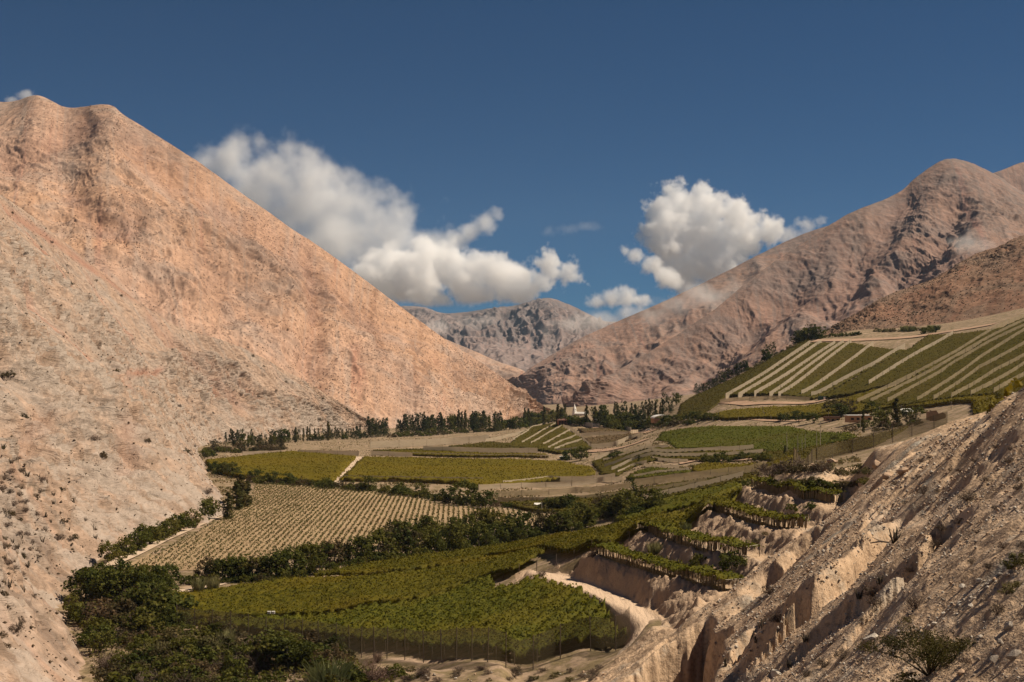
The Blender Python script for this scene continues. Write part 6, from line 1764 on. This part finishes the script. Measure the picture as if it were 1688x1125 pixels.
tips = np.array(tips)
c = tips[rng.integers(0, len(tips), 9000)] + rng.normal(size=(9000, 3)) * h * [.10, .10, .06]
v, f = leaf_cards(c, 0.05 * h, rng, None, aspect=.6)
link("crown", mesh_np("crown", v, f, [leaf_mat("thorn_bush_leaves", (0.052, 0.044, 0.013), (0.115, 0.088, 0.026), nscale=1.2)]), parent=t)
# scrub between the net fence and the topmost vine strip
LQ = {"bushb": "brown bush in the scrub between the net fence and the topmost vine strip", "busho": "olive bush in the scrub between the net fence and the topmost vine strip", "dead": "dry shrub in the scrub between the net fence and the topmost vine strip", "bushm": "green bush in the scrub between the net fence and the topmost vine strip"}
tree_row(["bushb", "dead", "busho"], [(1268,790),(1300,782),(1350,778),(1400,782),(1440,780)], 16, (20,30), None, "scrub below the net fence", 6, (1.1, 1.6), LQ)
tree_row(["busho", "bushm", "bushb", "bushm"], [(1290,802),(1340,800),(1390,806),(1430,796)], 18, (18,28), None, "scrub below the net fence", 6, (1.1, 1.6), LQ)
# plants on the dirt terraces
for k, u, v, h, w, lab in [("bush",1153,934,24,1.0,"smaller dark bush on the terrace bench, left of two"),("bush",1206,940,34,1.15,"larger dark bush on the terrace bench, right of two"),("reed",1080,915,24,1.0,"pale tufted shrub on the bank above the lowest vine strip"),("reed",1131,876,17,1.1,"pale tufted shrub below the third vine strip"),("reed",1116,893,14,1.2,"pale tuft in front of the second vine strip"),("bushm",1306,842,14,1.2,"green bush under the topmost vine strip, left of two"),("bush",1335,838,14,1.3,"dark bush under the topmost vine strip, right of two"),("dead",978,918,14,1.3,"dry bush at the upper end of the dirt road"),("busho",986,905,9,1.3,"small olive bush by the posts above the dirt road"),("bushb",1246,895,9,1.4,"small brown bush on the bank of the third vine strip"),("dead",893,950,11,1.6,"dry brush at the fork of the dirt road"),("busho",1262,880,9,1.2,"small shrub on the bank below the third vine strip")]:
    tree_px(k, u, v, h, lab, None, w)

for _ in range(34):
    tree_px(PR.choice(["dead", "dead", "busho"]), PR.uniform(665, 1000), PR.uniform(1104, 1124), PR.uniform(6, 12), "low dry shrub on the dirt strip at the bottom below the vineyard net", "low shrubs on the bottom dirt strip", PR.uniform(1.2, 1.9), name="dry_shrub")
for _ in range(26):
    rock(PR.uniform(665, 1000), PR.uniform(1102, 1124), PR.uniform(3, 8), "small stone on the dirt strip at the bottom below the vineyard net", PR.choice([3, 5, 6, 2]), "stones on the bottom dirt strip", "stone")
# ================================================================== SHRUBS OF THE LEFT SLOPES
NV = N1V.reshape(-1, 3)
uu = UC + FPX * NV[:, 0] / NV[:, 1]; vv_ = VH - FPX * (NV[:, 2] - CAM_Z) / NV[:, 1]
ok = np.nonzero((uu > 2) & (uu < 640) & (vv_ > 300) & (vv_ < 1120) & (NV[:, 2] > 2))[0]
rng = np.random.default_rng(12)
near = ok[NV[ok, 1] < 420]; far = ok[NV[ok, 1] >= 420]
GN1 = "shrubs on the near left slope"
for i in rng.choice(near, 95, replace=False):
    plant(PR.choice(["dead", "dead", "bushb", "cactus"]), NV[i] - [0, 0, .1], PR.uniform(0.9, 2.0), "dark dry shrub on the rocky lower part of the near left slope", GN1, PR.uniform(.9, 1.3), name="dry_shrub")
for i in rng.choice(far, 75, replace=False):
    plant(PR.choice(["dead", "bushb"]), NV[i] - [0, 0, .1], PR.uniform(1.6, 3.2), "small dark shrub on the smooth upper part of the near left slope", GN1, PR.uniform(.9, 1.3), name="dry_shrub")
def scrub(name, V_, n, smin, smax, mat, box, cl_sc, seed):
    r_ = np.random.default_rng(seed)
    Q = V_.reshape(-1, 3); u = UC + FPX * Q[:, 0] / Q[:, 1]; w = VH - FPX * (Q[:, 2] - CAM_Z) / Q[:, 1]
    k = np.nonzero((u > box[0]) & (u < box[2]) & (w > box[1]) & (w < box[3]))[0]
    cl = fbm(Q[k, 0] / cl_sc, Q[k, 1] / cl_sc, Q[k, 2] / cl_sc, octv=3, seed=seed)
    k = k[cl * .6 + r_.uniform(-.5, .5, len(k)) > -0.1]
    k = r_.choice(k, min(n, len(k)), replace=False); n = len(k)
    c = Q[k] + r_.normal(size=(n, 3)) * [.8, .8, 0]
    s = smin * (smax / smin) ** (r_.uniform(0, 1, n) ** 1.8)
    base = np.array([[1,0,.25],[.3,.95,.3],[-.8,.6,.2],[-.8,-.6,.3],[.3,-.95,.2],[0,0,.95],[0,0,-.3]])
    fc = np.array([[0,1,5],[1,2,5],[2,3,5],[3,4,5],[4,0,5],[1,0,6],[2,1,6],[3,2,6],[4,3,6],[0,4,6]])
    v = base[None] * r_.uniform(.55, 1.15, (n, 7, 1)) * s[:, None, None] * .5 + c[:, None]
    me = mesh_np(name, v.reshape(-1, 3), (fc[None] + (np.arange(n) * 7)[:, None, None]).reshape(-1, 3), [mat])
    link(name, me, kind="stuff")
M_SCRUB = flat_mat("dark_scrub", (0.115, 0.082, 0.052), 0.95, 0.4, 0.6)
scrub("scrub", N1V, 18000, 0.35, 1.4, M_SCRUB, (-20, 300, 660, 1125), 26, 61)
scrub("scrub", M2V, 26000, 0.9, 2.2, flat_mat("brown_scrub", (0.21, 0.135, 0.09), 0.95, 0.4, 0.3), (-20, 150, 900, 740), 110, 62)
scrub("scrub", R2V, 3600, 0.9, 2.2, M_SCRUB, (1340, 380, 1700, 560), 60, 63)
